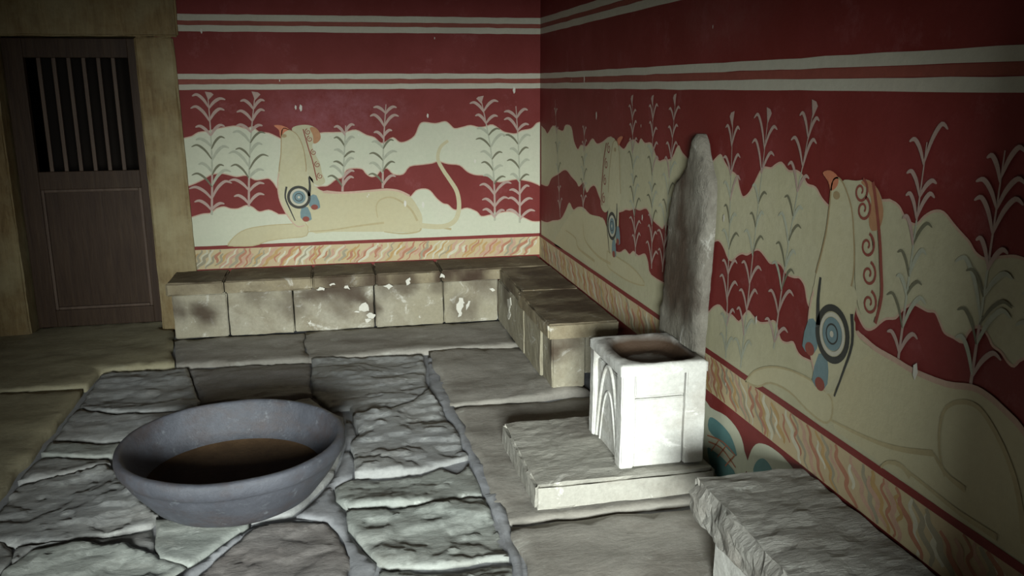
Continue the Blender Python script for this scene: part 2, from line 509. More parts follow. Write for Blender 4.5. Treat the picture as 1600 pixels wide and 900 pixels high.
def stripes(wall, u0, u1):
    for z0, z1 in ((2.014, 2.054), (1.947, 1.986), (1.648, 1.682), (1.581, 1.616)):
        bm = bmesh.new()
        n = 40
        top = [(u0 + (u1 - u0) * i / n, z1 + 0.003 * fbm(i * 0.7, z1 * 9)) for i in range(n + 1)]
        bot = [(u0 + (u1 - u0) * i / n, z0 + 0.003 * fbm(i * 0.7, z0 * 9)) for i in range(n + 1)]
        add_poly(bm, wall, top + bot[::-1], 1)
        paint_obj('painted_stripe', wall, bm, 'stripe')
    for z0, z1 in ((1.988, 2.012), (1.618, 1.646)):
        bm = bmesh.new()
        add_poly(bm, wall, [(u0, z0), (u1, z0), (u1, z1), (u0, z1)], 1)
        paint_obj('painted_stripe', wall, bm, 'maroon')
    bm = bmesh.new()
    n = 40
    add_poly(bm, wall, [(u0 + (u1 - u0) * i / n, 0.549 + 0.003 * fbm(i * 0.9, 3)) for i in range(n + 1)] +
             [(u0 + (u1 - u0) * i / n, 0.525 + 0.003 * fbm(i * 0.9, 7)) for i in range(n, -1, -1)], 3)
    paint_obj('painted_line', wall, bm, 'red_line')

stripes(WBACK, -2.41, WX)
stripes(WRIGHT, -5.55, 0.0)

# wavy landscape bands; edges given in metres on each wall
B_UP = [(-2.424,1.248),(-2.374,1.272),(-2.325,1.284),(-2.283,1.308),(-2.222,1.316),(-2.16,1.331),(-2.087,1.343),(-2.038,1.346),(-1.978,1.329),(-1.936,1.341),(-1.901,1.307),(-1.836,1.297),(-1.776,1.267),(-1.735,1.249),(-1.631,1.247),(-1.502,1.292),(-1.417,1.295),(-1.331,1.298),(-1.262,1.31),(-1.195,1.275),(-1.139,1.257),(-1.101,1.221),(-1.066,1.225),(-1.013,1.255),(-0.97,1.223),(-0.921,1.227),(-0.862,1.265),(-0.829,1.335),(-0.798,1.356),(-0.718,1.346),(-0.651,1.359),(-0.62,1.341),(-0.585,1.31),(-0.53,1.318),(-0.471,1.33),(-0.412,1.316),(-0.367,1.32),(-0.312,1.332),(-0.243,1.287),(-0.197,1.273),(-0.146,1.268),(-0.104,1.289),(-0.034,1.302),(0.003,1.337),(0.029,1.346)]
B_LO = [(-2.451,0.938),(-2.36,0.965),(-2.318,0.981),(-2.276,1.001),(-2.225,1.03),(-2.163,1.037),(-2.115,1.027),(-2.063,1.013),(-2,1.02),(-1.948,0.989),(-1.898,0.992),(-1.856,0.995),(-1.825,0.964),(-1.798,0.92),(-1.736,0.9),(-1.608,0.914),(-1.521,0.934),(-1.47,0.937),(-1.411,0.979),(-1.368,0.991),(-1.339,1.039),(-1.291,1.051),(-1.231,1.045),(-1.206,1.013),(-1.172,0.99),(-1.136,0.998),(-1.104,1.033),(-1.06,1.045),(-1.017,1.004),(-0.951,1.003),(-0.904,1.055),(-0.815,1.066),(-0.747,1.074),(-0.702,1.086),(-0.635,1.067),(-0.553,1.056),(-0.499,1.01),(-0.444,0.986),(-0.385,0.98),(-0.334,0.965),(-0.278,0.931),(-0.222,0.935),(-0.152,0.946),(-0.105,0.941),(-0.034,0.925),(0.033,0.896)]
B_G = [(-2.454,0.724),(-2.354,0.755),(-2.295,0.77),(-2.246,0.773),(-2.21,0.802),(-2.16,0.813),(-2.12,0.799),(-2.07,0.797),(-2.015,0.817),(-1.974,0.803),(-1.934,0.771),(-1.871,0.782),(-1.821,0.758),(-1.788,0.748),(-1.616,0.765),(-1.523,0.894),(-1.351,0.885),(-1.087,0.895),(-1.021,0.898),(-0.955,0.878),(-0.911,0.84),(-0.865,0.884),(-0.811,0.896),(-0.766,0.881),(-0.722,0.826),(-0.677,0.788),(-0.641,0.778),(-0.605,0.744),(-0.559,0.738),(-0.503,0.75),(-0.434,0.72),(-0.402,0.687),(-0.341,0.694),(-0.271,0.706),(-0.223,0.713),(-0.186,0.712),(-0.138,0.692),(-0.081,0.662),(-0.024,0.636),(0.036,0.634)]
R_UP = [(-0.042,1.321),(-0.154,1.299),(-0.227,1.277),(-0.365,1.335),(-0.498,1.32),(-0.626,1.314),(-0.686,1.353),(-0.82,1.347),(-0.881,1.268),(-0.968,1.22),(-1.035,1.251),(-1.154,1.251),(-1.264,1.302),(-1.351,1.278),(-1.455,1.295),(-1.597,1.331),(-1.757,1.288),(-1.817,1.282),(-1.882,1.321),(-1.946,1.335),(-1.974,1.333),(-2.021,1.321),(-2.054,1.347),(-2.108,1.329),(-2.192,1.334),(-2.245,1.291),(-2.296,1.26),(-2.357,1.271),(-2.446,1.283),(-2.512,1.344),(-2.564,1.315),(-2.721,1.269),(-2.813,1.277),(-2.869,1.307),(-2.929,1.337),(-2.965,1.315),(-3.012,1.288),(-3.078,1.27),(-3.097,1.237),(-3.127,1.202),(-3.152,1.203),(-3.184,1.223),(-3.218,1.261),(-3.267,1.316),(-3.325,1.321),(-3.354,1.334),(-3.395,1.346),(-3.444,1.323),(-3.492,1.328),(-3.533,1.315),(-3.563,1.292),(-3.612,1.287),(-3.652,1.258),(-3.701,1.239),(-3.739,1.254),(-3.834,1.272),(-3.963,1.292),(-3.982,1.294),(-4.019,1.284),(-4.05,1.257),(-4.078,1.246),(-4.1,1.248),(-4.124,1.271),(-4.157,1.289),(-4.192,1.291),(-4.23,1.268),(-4.261,1.25),(-4.29,1.234),(-4.314,1.213),(-4.347,1.204),(-4.384,1.215),(-4.421,1.225),(-4.443,1.227),(-4.476,1.222),(-4.55,1.195),(-4.626,1.212)]
R_LO = [(-0.049,0.915),(-0.235,0.921),(-0.34,0.985),(-0.508,1.028),(-0.635,1.065),(-0.727,1.074),(-0.833,1.047),(-0.949,1.024),(-1.006,1.003),(-1.1,1.036),(-1.168,0.986),(-1.243,1.025),(-1.329,1.042),(-1.404,0.996),(-1.513,0.938),(-1.626,0.926),(-1.802,0.961),(-1.861,0.979),(-1.928,0.985),(-1.993,1.003),(-2.066,1.004),(-2.152,1.025),(-2.206,1.002),(-2.258,0.979),(-2.324,0.968),(-2.372,0.961),(-2.416,0.988),(-2.655,0.97),(-2.849,0.963),(-2.906,0.992),(-2.957,1.006),(-3.004,0.984),(-3.041,0.953),(-3.08,0.951),(-3.114,0.975),(-3.153,0.992),(-3.193,0.995),(-3.249,1.022),(-3.286,1.028),(-3.33,1.011),(-3.364,0.998),(-3.411,1.009),(-3.442,1.004),(-3.478,0.983),(-3.527,0.983),(-3.559,0.988),(-3.593,0.968),(-3.614,0.924),(-3.639,0.909),(-3.717,0.929),(-3.845,0.981),(-3.882,0.951),(-3.917,0.923),(-3.942,0.92),(-3.967,0.933),(-3.987,0.951),(-4.013,0.971),(-4.053,0.984),(-4.075,1.011),(-4.111,1.037),(-4.136,1.039),(-4.174,1.035),(-4.202,1.039),(-4.225,1.016),(-4.244,0.997),(-4.275,0.994),(-4.308,0.991),(-4.32,1.015),(-4.337,1.036),(-4.364,1.042),(-4.386,1.029),(-4.403,1.011),(-4.43,1.004),(-4.452,0.988),(-4.472,0.984),(-4.495,1.009),(-4.562,1.03),(-4.662,1.008)]
R_G = [(-0.053,0.647),(-0.223,0.659),(-0.382,0.696),(-0.583,0.735),(-0.707,0.808),(-0.796,0.874),(-0.886,0.841),(-0.985,0.87),(-1.108,0.883),(-1.24,0.863),(-1.401,0.868),(-1.518,0.867),(-1.639,0.745),(-1.778,0.736),(-1.867,0.769),(-1.937,0.756),(-1.993,0.783),(-2.068,0.774),(-2.155,0.8),(-2.201,0.768),(-2.249,0.715),(-2.504,0.711),(-2.753,0.685),(-2.88,0.695),(-2.936,0.731),(-2.992,0.753),(-3.051,0.737),(-3.105,0.741),(-3.16,0.731),(-3.197,0.768),(-3.229,0.791),(-3.27,0.78),(-3.319,0.771),(-3.373,0.786),(-3.425,0.803),(-3.467,0.753),(-3.51,0.752),(-3.549,0.766),(-3.585,0.739),(-3.641,0.735),(-3.777,0.761),(-3.875,0.891),(-3.922,0.89),(-3.984,0.876),(-4.07,0.871),(-4.151,0.865),(-4.272,0.872),(-4.357,0.893),(-4.409,0.891),(-4.461,0.876),(-4.522,0.851),(-4.604,0.785),(-4.699,0.801)]

def band_at(edge, u):
    for a, b in zip(edge, edge[1:]):
        lo, hi = (a, b) if a[0] <= b[0] else (b, a)
        if lo[0] <= u <= hi[0] and hi[0] > lo[0]:
            return lo[1] + (hi[1] - lo[1]) * (u - lo[0]) / (hi[0] - lo[0])
    return edge[0][1] if abs(u - edge[0][0]) < abs(u - edge[-1][0]) else edge[-1][1]

def mural_bands(wall, up, lo, gr, ujoin):
    up = [tuple(p) for p in catmull(up, 3)]; lo = [tuple(p) for p in catmull(lo, 3)]; gr = [tuple(p) for p in catmull(gr, 3)]
    clampu = (lambda p: (min(p[0], WX), p[1])) if wall.kind == 'back' else (lambda p: (min(p[0], 0.0), p[1]))
    up = [clampu(p) for p in up]; lo = [clampu(p) for p in lo]; gr = [clampu(p) for p in gr]
    for pts, nm in ((up + lo[::-1], 'painted_cloud_band'), (gr + [(gr[-1][0], 0.545), (gr[0][0], 0.545)], 'painted_ground_band')):
        bm = bmesh.new()
        add_poly(bm, wall, pts, 1)
        paint_obj(nm, wall, bm, 'cream' if wall.kind == 'back' else 'cream_ochre_dim' )  # right wall gets a darker, more olive cream: its dimmer light painted in
    for pts in (up, lo, gr):                    # thin pinkish rim along every wavy edge
        bm = bmesh.new()
        add_stroke(bm, wall, pts, 0.007, 2, 0)
        paint_obj('painted_rim', wall, bm, 'pink')
    return up, lo, gr
bu, bl, bg_ = mural_bands(WBACK, B_UP, B_LO, B_G, 0)
ru, rl, rg = mural_bands(WRIGHT, R_UP, R_LO, R_G, 0)

def plant(wall, base, top, edges, pairs, length, flower=0, seed=1, lean_=0.0, w=0.012, thin=1.0):
    rnd = random.Random(seed)
    up, lo, gr = edges
    def zone(u, v):
        if v > band_at(up, u): return 'red'
        if v > band_at(lo, u): return 'cream'
        if v > band_at(gr, u): return 'red'
        return 'ground'
    strokes = {'leaf_pale': bmesh.new(), 'leaf_grey': bmesh.new(), 'leaf_dark': bmesh.new()}
    b, t = Vector(base), Vector(top)
    n = 26
    line = [b.lerp(t, i / n) + Vector((lean_ * math.sin(math.pi * i / n), 0)) for i in range(n + 1)]
    for i in range(n):
        z = zone(*((line[i] + line[i + 1]) / 2))
        ww = w * (1 - 0.6 * i / n)
        add_stroke(strokes['leaf_pale' if z == 'red' else 'leaf_grey'], wall, [line[i], line[i + 1]], ww, 4, 0)
    for j in range(pairs):
        s = (j + 0.35) / pairs * 0.97
        p = b.lerp(t, s) + Vector((lean_ * math.sin(math.pi * s), 0))
        L = length * (1.0 - 0.25 * s) * rnd.uniform(0.85, 1.15)
        for side in (-1, 1):
            q = p + Vector((0, rnd.uniform(-0.012, 0.012)))
            ha = rnd.uniform(0.75, 1.3); L = L * rnd.uniform(0.8, 1.15)
            pts = [q, q + Vector((side * 0.30 * L * thin, 0.42 * L * ha)), q + Vector((side * 0.68 * L * thin, 0.68 * L * ha)), q + Vector((side * 1.0 * L * thin, 0.60 * L * ha))]
            z = zone(*pts[2])
            m_ = 'leaf_pale' if z == 'red' else ('leaf_dark' if (j + (side > 0)) % 2 == 0 and z == 'cream' else 'leaf_grey')
            wid = w * (1.0 if m_ != 'leaf_dark' else 0.75)
            add_stroke(strokes[m_], wall, pts, lambda s_, wid=wid: wid * (0.25 + 1.1 * math.sin(math.pi * min(1, s_ * 0.8 + 0.12)) ** 1.2) if s_ < 0.98 else wid * 0.3, 4.6 + 0.12 * j + 0.05 * side, 4)
    if flower:
        a = length * 0.42
        p = t
        add_poly(strokes['leaf_pale'], wall, [p + Vector((0, -0.4 * a)), p + Vector((0.75 * a * flower * thin, 0.35 * a)), p + Vector((0.45 * a * flower * thin, 0.62 * a)), p + Vector((-0.35 * a * flower * thin, 0.75 * a))], 5)
    root = None
    for m_, bm in strokes.items():
        if len(bm.faces):
            o = paint_obj('painted_plant' if root is None else 'plant_leaves', wall, bm, m_, root)
            root = root or o
        else: bm.free()

for i, (b, t, n, L, f, le) in enumerate((
        ([(-2.243,0.76)][0], [(-2.204,1.534)][0], 9, 0.115, 1, 0.012), ([(-1.999,0.808)][0], [(-1.91,1.532)][0], 9, 0.12, 1, -0.012),
        ([(-1.372,0.894)][0], [(-1.329,1.341)][0], 6, 0.085, 0, 0), ([(-1.096,0.909)][0], [(-1.052,1.479)][0], 7, 0.10, 0, -0.006),
        ([(-0.304,0.651)][0], [(-0.392,1.496)][0], 10, 0.115, -1, 0.03), ([(-0.12,0.63)][0], [(-0.146,1.459)][0], 9, 0.105, 0, 0.01))):
    plant(WBACK, b, t, (bu, bl, bg_), n, L, f, i + 3, le, 0.015)
for i, (b, t, n, L, f, le) in enumerate((
        ([(-0.582,0.748)][0], [(-0.426,1.512)][0], 6, 0.10, 0, 0.0), ([(-1.109,0.864)][0], [(-1.108,1.371)][0], 6, 0.09, 0, 0.0),
        ([(-2.031,0.767)][0], [(-1.922,1.517)][0], 9, 0.12, 1, 0.01), ([(-2.254,0.748)][0], [(-2.199,1.522)][0], 9, 0.11, 1, 0.0),
        ([(-2.391,0.761)][0], [(-2.465,1.527)][0], 9, 0.12, 1, 0.0),
        ([(-3.072,0.559)][0], [(-3.022,1.466)][0], 9, 0.125, 1, 0.0), ([(-3.197,0.56)][0], [(-3.286,1.487)][0], 9, 0.12, -1, 0.0),
        ([(-3.429,0.707)][0], [(-3.568,1.517)][0], 9, 0.12, -1, 0.015), ([(-4.083,0.879)][0], [(-4.106,1.457)][0], 8, 0.115, 0, 0.0),
        ([(-4.352,0.9)][0], [(-4.367,1.455)][0], 8, 0.13, 0, 0.0), ([(-4.549,0.954)][0], [(-4.556,1.436)][0], 8, 0.13, 0, 0.0))):
    plant(WRIGHT, b, t, (ru, rl, rg), n, L, f, i + 23, le, 0.010, 0.66)

# reclining crested beasts: plain stand-ins of the same size and colours
def curl(bm, wall, c, r, layer, mirror=1, w=0.010, turns=1.35):
    pts = []
    n = 26
    for i in range(n + 1):
        s = i / n
        a = math.pi * (0.55 + 2 * turns * s)
        rr = r * (1.0 - 0.82 * s)
        pts.append((c[0] + mirror * rr * math.cos(a), c[1] + rr * math.sin(a)))
    add_stroke(bm, wall, pts, w, layer, 0, (1.0, 0.7))

def beast(wall, body, neck, beak, crest, curls, cr, d_c, d_r, foreleg, lines, back_line, tail=None, mirror=1, lw=0.008, chest=None, plume=None):
    bm = bmesh.new(); add_poly(bm, wall, body, 3, 3)
    root = paint_obj('painted_beast', wall, bm, 'beast')
    bm = bmesh.new(); add_poly(bm, wall, foreleg, 4, 3); paint_obj('painted_foreleg', wall, bm, 'beast', root)
    bm = bmesh.new(); add_stroke(bm, wall, foreleg + foreleg[:1], lw * 0.8, 5, 3)
    for li, l_ in enumerate(lines): add_stroke(bm, wall, l_, lw * 1.9, 5.2 + 0.2 * li, 4, (0.4, 1.0))
    paint_obj('body_outline', wall, bm, 'outline_soft', root)
    if back_line:
        bm = bmesh.new(); add_stroke(bm, wall, back_line, lw * 1.8, 5, 3); paint_obj('back_line', wall, bm, 'pink', root)
    if tail:
        bm = bmesh.new(); add_stroke(bm, wall, tail, 0.034, 6, 4, (1.1, 0.6)); paint_obj('painted_tail', wall, bm, 'beast', root)
    # shoulder: dark surround, blue petals below, plain ringed disc
    x, z = d_c
    bm = bmesh.new()
    add_poly(bm, wall, [(x - mirror * 1.5 * d_r, z + 0.9 * d_r), (x + mirror * 1.3 * d_r, z + 2.3 * d_r), (x + mirror * 1.7 * d_r, z - 0.1 * d_r), (x + mirror * 1.0 * d_r, z - 1.5 * d_r), (x + mirror * 0.1 * d_r, z - 2.7 * d_r), (x - mirror * 0.9 * d_r, z - 1.6 * d_r)], 6, 4)
    paint_obj('painted_shoulder', wall, bm, 'cream_ochre_dim', root)
    if chest:
        bm = bmesh.new(); add_poly(bm, wall, chest, 6.5, 4); paint_obj('painted_chest', wall, bm, 'neck', root)
        bm = bmesh.new(); add_stroke(bm, wall, chest[:7], lw, 6.8, 4); paint_obj('chest_outline', wall, bm, 'pink', root)
    bm = bmesh.new()
    for a in ((0.55, -2.5, -0.35), (1.55, -1.2, 1.0)):
        add_poly(bm, wall, [(x + mirror * (a[0] - 0.35) * d_r, z + (a[1] + 1.3) * d_r), (x + mirror * (a[0] + 0.35) * d_r, z + (a[1] + 1.35) * d_r), (x + mirror * (a[0] + 0.7) * d_r, z + a[1] * d_r), (x + mirror * a[0] * d_r, z + (a[1] - 0.15) * d_r), (x + mirror * (a[0] - 0.5) * d_r, z + (a[1] + 0.25) * d_r)], 7, 2)
    disc(bm, wall, (x, z), 0.72 * d_r, 0.72 * d_r, 9)
    paint_obj('painted_petals', wall, bm, 'blue', root)
    bm = bmesh.new()
    for a in ((0.62, -2.45), (1.62, -1.15)):
        disc(bm, wall, (x + mirror * a[0] * d_r, z + a[1] * d_r), 0.38 * d_r, 0.30 * d_r, 8, 16)
    paint_obj('petal_hearts', wall, bm, 'maroon', root)
    bm = bmesh.new()
    ring(bm, wall, (x, z), 1.12 * d_r, 1.12 * d_r, 0.30 * d_r, 9)
    add_stroke(bm, wall, [(x - mirror * 1.25 * d_r, z + 1.2 * d_r), (x - mirror * 1.45 * d_r, z), (x - mirror * 1.0 * d_r, z - 1.4 * d_r), (x - mirror * 0.55 * d_r, z - 2.6 * d_r)], 0.22 * d_r, 9, 4, (1, 0.4))
    add_stroke(bm, wall, [(x + mirror * 1.1 * d_r, z + 0.1 * d_r), (x + mirror * 1.25 * d_r, z + 1.2 * d_r), (x + mirror * 1.2 * d_r, z + 2.2 * d_r)], 0.32 * d_r, 9, 4, (1, 0.5))
    ring(bm, wall, (x, z), 0.42 * d_r, 0.42 * d_r, 0.08 * d_r, 10)
    paint_obj('shoulder_ring', wall, bm, 'black', root)
    bm = bmesh.new()
    ring(bm, wall, (x, z), 0.84 * d_r, 0.84 * d_r, 0.18 * d_r, 10)
    disc(bm, wall, (x, z), 0.14 * d_r, 0.14 * d_r, 11, 12)
    paint_obj('disc_rim', wall, bm, 'stripe', root)
    bm = bmesh.new(); add_poly(bm, wall, neck, 7, 4)
    paint_obj('painted_neck', wall, bm, 'neck', root)
    bm = bmesh.new()
    N = catmull(neck, 4, True); zmin = min(p.y for p in N); zr = max(p.y for p in N) - zmin
    run = []
    for p in N + N[:1]:
        if p.y > zmin + 0.22 * zr: run.append(p)
        else:
            if len(run) > 2: add_stroke(bm, wall, run, lw * 0.8, 8, 0, (0.7, 1.0))
            run = []
    if len(run) > 2: add_stroke(bm, wall, run, lw * 0.8, 8, 0)
    top = max(N, key=lambda p: p.y)
    disc(bm, wall, (top.x, top.y - 0.13 * zr), 0.045 * zr, 0.032 * zr, 8.5, 12)
    paint_obj('neck_outline', wall, bm, 'outline', root)
    bm = bmesh.new(); add_poly(bm, wall, beak, 8, 3); paint_obj('painted_beak', wall, bm, 'rust', root)
    bm = bmesh.new(); add_poly(bm, wall, crest, 6, 4)
    paint_obj('painted_crest', wall, bm, 'cream_ochre_dim', root)
    if plume:
        bm = bmesh.new(); add_poly(bm, wall, plume, 7.5, 4); paint_obj('painted_plume', wall, bm, 'plume', root)
    bm = bmesh.new()
    for c in curls: curl(bm, wall, c, cr, 9, mirror, cr * 0.26)
    add_stroke(bm, wall, [(c[0] - mirror * cr * 1.45, c[1] + cr * 0.9) for c in curls] + [(curls[-1][0] - mirror * cr * 1.0, curls[-1][1] - cr * 1.4)], cr * 0.35, 8.7, 3)
    paint_obj('crest_curls', wall, bm, 'maroon', root)

beast(WBACK,
      [(-1.612,0.844),(-1.502,0.894),(-1.351,0.88),(-1.176,0.893),(-1.065,0.899),(-0.977,0.883),(-0.911,0.849),(-0.859,0.776),(-0.825,0.683),(-0.873,0.593),(-1.098,0.602),(-1.276,0.609),(-1.451,0.616),(-1.607,0.626)],
      [(-1.748,1.317),(-1.702,1.316),(-1.654,1.286),(-1.621,1.209),(-1.609,1.123),(-1.609,1.036),(-1.647,0.968),(-1.713,0.939),(-1.766,0.966),(-1.786,1.04),(-1.766,1.16)],
      [(-1.8,1.347),(-1.75,1.347),(-1.702,1.321),(-1.732,1.304),(-1.763,1.271),(-1.769,1.317)],
      [(-1.685,1.325),(-1.616,1.349),(-1.55,1.34),(-1.506,1.301),(-1.513,1.241),(-1.557,1.216),(-1.543,1.156),(-1.513,1.09),(-1.503,1.025),(-1.485,0.963),(-1.53,0.938),(-1.579,0.975),(-1.608,1.062),(-1.619,1.166),(-1.647,1.252)],
      [(-1.581,1.302),(-1.571,1.255),(-1.551,1.165),(-1.53,1.082),(-1.517,1.004)], 0.021,
      [(-1.666,0.863)][0], 0.062,
      [(-2.156,0.546),(-2.11,0.606),(-2.026,0.655),(-1.878,0.676),(-1.729,0.68),(-1.63,0.681),(-1.63,0.596),(-1.756,0.583),(-1.885,0.57),(-1.993,0.539)],
      ([(-1.616,0.622),(-1.451,0.629),(-1.274,0.65),(-1.096,0.666)], [(-1.139,0.703),(-1.145,0.785),(-1.107,0.833),(-1.023,0.839),(-0.913,0.764),(-0.862,0.671)], [(-1.098,0.602),(-0.964,0.583),(-0.851,0.597),(-0.836,0.647)], [(-0.849,0.648),(-0.736,0.625),(-0.621,0.602)]),
      [(-1.556,0.93),(-1.502,0.894),(-1.351,0.885),(-1.176,0.893),(-1.065,0.899),(-0.977,0.883),(-0.911,0.849)],
      [(-0.849,0.638),(-0.69,0.623),(-0.597,0.661),(-0.563,0.752),(-0.575,0.867),(-0.628,0.959),(-0.672,1.027),(-0.706,1.104),(-0.686,1.183),(-0.631,1.227)], 1, 0.008,
      [(-1.772,1.066),(-1.799,0.98),(-1.797,0.867),(-1.769,0.779),(-1.723,0.697),(-1.683,0.66),(-1.639,0.668),(-1.609,0.738),(-1.545,0.815),(-1.498,0.88),(-1.547,0.926),(-1.595,0.992),(-1.616,1.062)],
      [(-1.567,1.327),(-1.533,1.331),(-1.506,1.301),(-1.499,1.262),(-1.518,1.233),(-1.548,1.225),(-1.549,1.276)])
beast(WRIGHT,
      [(-3.775,0.771),(-3.875,0.891),(-3.922,0.89),(-3.984,0.876),(-4.07,0.871),(-4.151,0.865),(-4.272,0.872),(-4.357,0.893),(-4.409,0.891),(-4.461,0.876),(-4.522,0.851),(-4.604,0.785),(-4.641,0.577),(-4.496,0.557),(-4.324,0.549),(-4.119,0.559),(-3.939,0.567),(-3.803,0.583)],
      [(-3.707,1.313),(-3.735,1.33),(-3.77,1.311),(-3.815,1.251),(-3.839,1.17),(-3.853,1.079),(-3.841,1.009),(-3.791,0.948),(-3.724,0.931),(-3.66,0.952),(-3.655,1.007),(-3.677,1.083),(-3.697,1.166),(-3.703,1.245)],
      [(-3.652,1.337),(-3.692,1.348),(-3.734,1.333),(-3.735,1.307),(-3.704,1.288),(-3.686,1.313)],
      [(-3.756,1.321),(-3.825,1.331),(-3.884,1.338),(-3.935,1.311),(-3.962,1.262),(-3.953,1.211),(-3.912,1.197),(-3.931,1.15),(-3.949,1.107),(-3.964,1.047),(-3.975,0.976),(-3.937,0.954),(-3.895,0.965),(-3.862,1.042),(-3.845,1.153),(-3.804,1.259)],
      [(-3.853,1.304),(-3.873,1.255),(-3.906,1.156),(-3.924,1.078),(-3.939,0.998)], 0.036,
      [(-3.773,0.859)][0], 0.072,
      [(-3.243,0.523),(-3.305,0.584),(-3.416,0.637),(-3.542,0.667),(-3.661,0.676),(-3.762,0.669),(-3.8,0.649),(-3.801,0.595),(-3.762,0.567),(-3.664,0.572),(-3.552,0.593),(-3.423,0.58),(-3.336,0.535)],
      ([(-3.795,0.59),(-3.902,0.598),(-4.025,0.613),(-4.134,0.637),(-4.256,0.679)], [(-4.305,0.637),(-4.279,0.686),(-4.268,0.751),(-4.278,0.806),(-4.322,0.843),(-4.385,0.853),(-4.453,0.81),(-4.513,0.742),(-4.55,0.666),(-4.569,0.598)], [(-4.113,0.594),(-4.247,0.582),(-4.366,0.571),(-4.493,0.572)], [(-4.256,0.679),(-4.308,0.647),(-4.378,0.637)], [(-4.058,0.55),(-4.088,0.579),(-4.141,0.592),(-4.181,0.578)]),
      [(-3.874,0.895),(-3.922,0.89),(-3.984,0.876),(-4.07,0.871),(-4.151,0.865),(-4.272,0.872),(-4.357,0.893),(-4.409,0.891),(-4.461,0.876),(-4.522,0.851),(-4.604,0.785)], None, 1, 0.009,
      [(-3.671,1),(-3.643,0.939),(-3.636,0.855),(-3.653,0.786),(-3.69,0.712),(-3.728,0.678),(-3.76,0.681),(-3.815,0.737),(-3.903,0.81),(-3.974,0.865),(-3.911,0.882),(-3.874,0.92),(-3.864,1.024)],
      [(-3.849,1.33),(-3.89,1.337),(-3.935,1.311),(-3.962,1.262),(-3.953,1.215),(-3.917,1.202),(-3.9,1.235),(-3.905,1.281),(-3.882,1.312)])
beast(WRIGHT,
      [(-1.518,0.867),(-1.24,0.863),(-0.985,0.863),(-0.725,0.748),(-0.488,0.603),(-0.456,0.536),(-0.957,0.569),(-1.359,0.562),(-1.617,0.579),(-1.675,0.699)],
      [(-1.652,1.307),(-1.714,1.311),(-1.749,1.254),(-1.768,1.14),(-1.787,1.026),(-1.75,0.97),(-1.657,0.951),(-1.589,0.973),(-1.591,1.105),(-1.615,1.227)],
      [(-1.713,1.324),(-1.762,1.343),(-1.802,1.342),(-1.765,1.314),(-1.736,1.293)],
      [(-1.672,1.322),(-1.566,1.309),(-1.516,1.237),(-1.489,1.13),(-1.462,1.021),(-1.455,0.941),(-1.537,0.917),(-1.601,0.968),(-1.602,1.107),(-1.627,1.211)],
      [(-1.58,1.269),(-1.542,1.184),(-1.525,1.092),(-1.51,0.991)], 0.030,
      [(-1.663,0.861)][0], 0.060,
      [(-1.586,0.71),(-1.801,0.706),(-1.952,0.702),(-2.094,0.682),(-2.169,0.647),(-1.958,0.619),(-1.756,0.616),(-1.591,0.628)],
      ([(-1.113,0.787),(-1.158,0.697),(-1.414,0.649),(-1.646,0.65)], [(-0.728,0.686),(-0.952,0.674),(-1.025,0.622),(-1.356,0.607)]),
      None, None, -1, 0.009)

# marbled dado under the red line
def dado(wall, u0, u1, z0, z1, step, seed, big=1.0):
    rnd = random.Random(seed)
    bm = bmesh.new()
    add_poly(bm, wall, [(u0, z0), (u1, z0), (u1, z1), (u0, z1)], 2)
    root = paint_obj('painted_dado', wall, bm, 'dado')
    bms = {c: bmesh.new() for c in ('vein_red', 'vein_ochre', 'vein_grey', 'vein_pink', 'vein_cream')}
    u = u0 + 0.02
    h = z1 - z0
    last = None
    cnt = 0
    while u < u1 - 0.03:
        c = rnd.choice([x for x in bms if x != last]); last = c
        slant = -0.10 + rnd.uniform(-0.05, 0.05)
        am = rnd.uniform(0.006, 0.012) * big
        ph = u * 7.0 + rnd.uniform(-0.4, 0.4)
        wv = rnd.uniform(1.8, 2.4) * (1.15 if big > 1 else 1)
        w = rnd.uniform(0.008, 0.018) * (1 + 0.15 * (big > 1))
        s0, s1 = (0.02, 0.98) if rnd.random() < 0.6 else (rnd.uniform(0.02, 0.35), rnd.uniform(0.65, 0.98))
        pts = []
        for i in range(13):
            s = s0 + (s1 - s0) * i / 12
            uu = u + slant * (s - 0.5) * -1 + am * math.sin(ph + wv * 2 * math.pi * s)
            pts.append((max(u0 + 0.02, min(u1 - 0.02, uu)), z0 + h * s))
        cnt += 1
        add_stroke(bms[c], wall, pts, lambda s_, w=w: w * (0.35 + 0.9 * math.sin(math.pi * (0.1 + 0.8 * s_))), 2.5 + 0.17 * (cnt % 9), 2)
        u += step * rnd.uniform(0.6, 1.4)
    for c, bm in bms.items():
        paint_obj('marble_veins', wall, bm, c, root)
dado(WBACK, -2.40, WX, 0.39, 0.525, 0.024, 3)
dado(WRIGHT, -5.55, 0.0, 0.375, 0.525, 0.034, 5, 1.2)
bm = bmesh.new(); add_poly(bm, WRIGHT, [(-3.75, 0.0), (-2.0, 0.0), (-2.0, 0.375), (-3.75, 0.375)], 1); low = paint_obj('painted_lower_panel', WRIGHT, bm, 'rust')
low.data.materials[0] = M['red']
bm = bmesh.new()
add_poly(bm, WRIGHT, [(-2.792,0.327),(-2.954,0.312),(-3.1,0.33),(-3.212,0.309),(-3.266,0.253),(-3.277,0.167),(-2.832,-0.04)], 2, 3)
add_poly(bm, WRIGHT, [(-3.297,0.176),(-3.307,0.258),(-3.349,0.317),(-3.413,0.344),(-3.485,0.353),(-3.556,0.349),(-3.61,0.322),(-3.452,0.186)], 2.5, 3)
paint_obj('painted_oval', WRIGHT, bm, 'cream')
bm = bmesh.new()
add_poly(bm, WRIGHT, [(-2.959,0.269),(-3.048,0.282),(-3.146,0.268),(-3.201,0.225),(-3.193,0.203),(-3.074,0.205),(-2.954,0.211)], 3, 3)
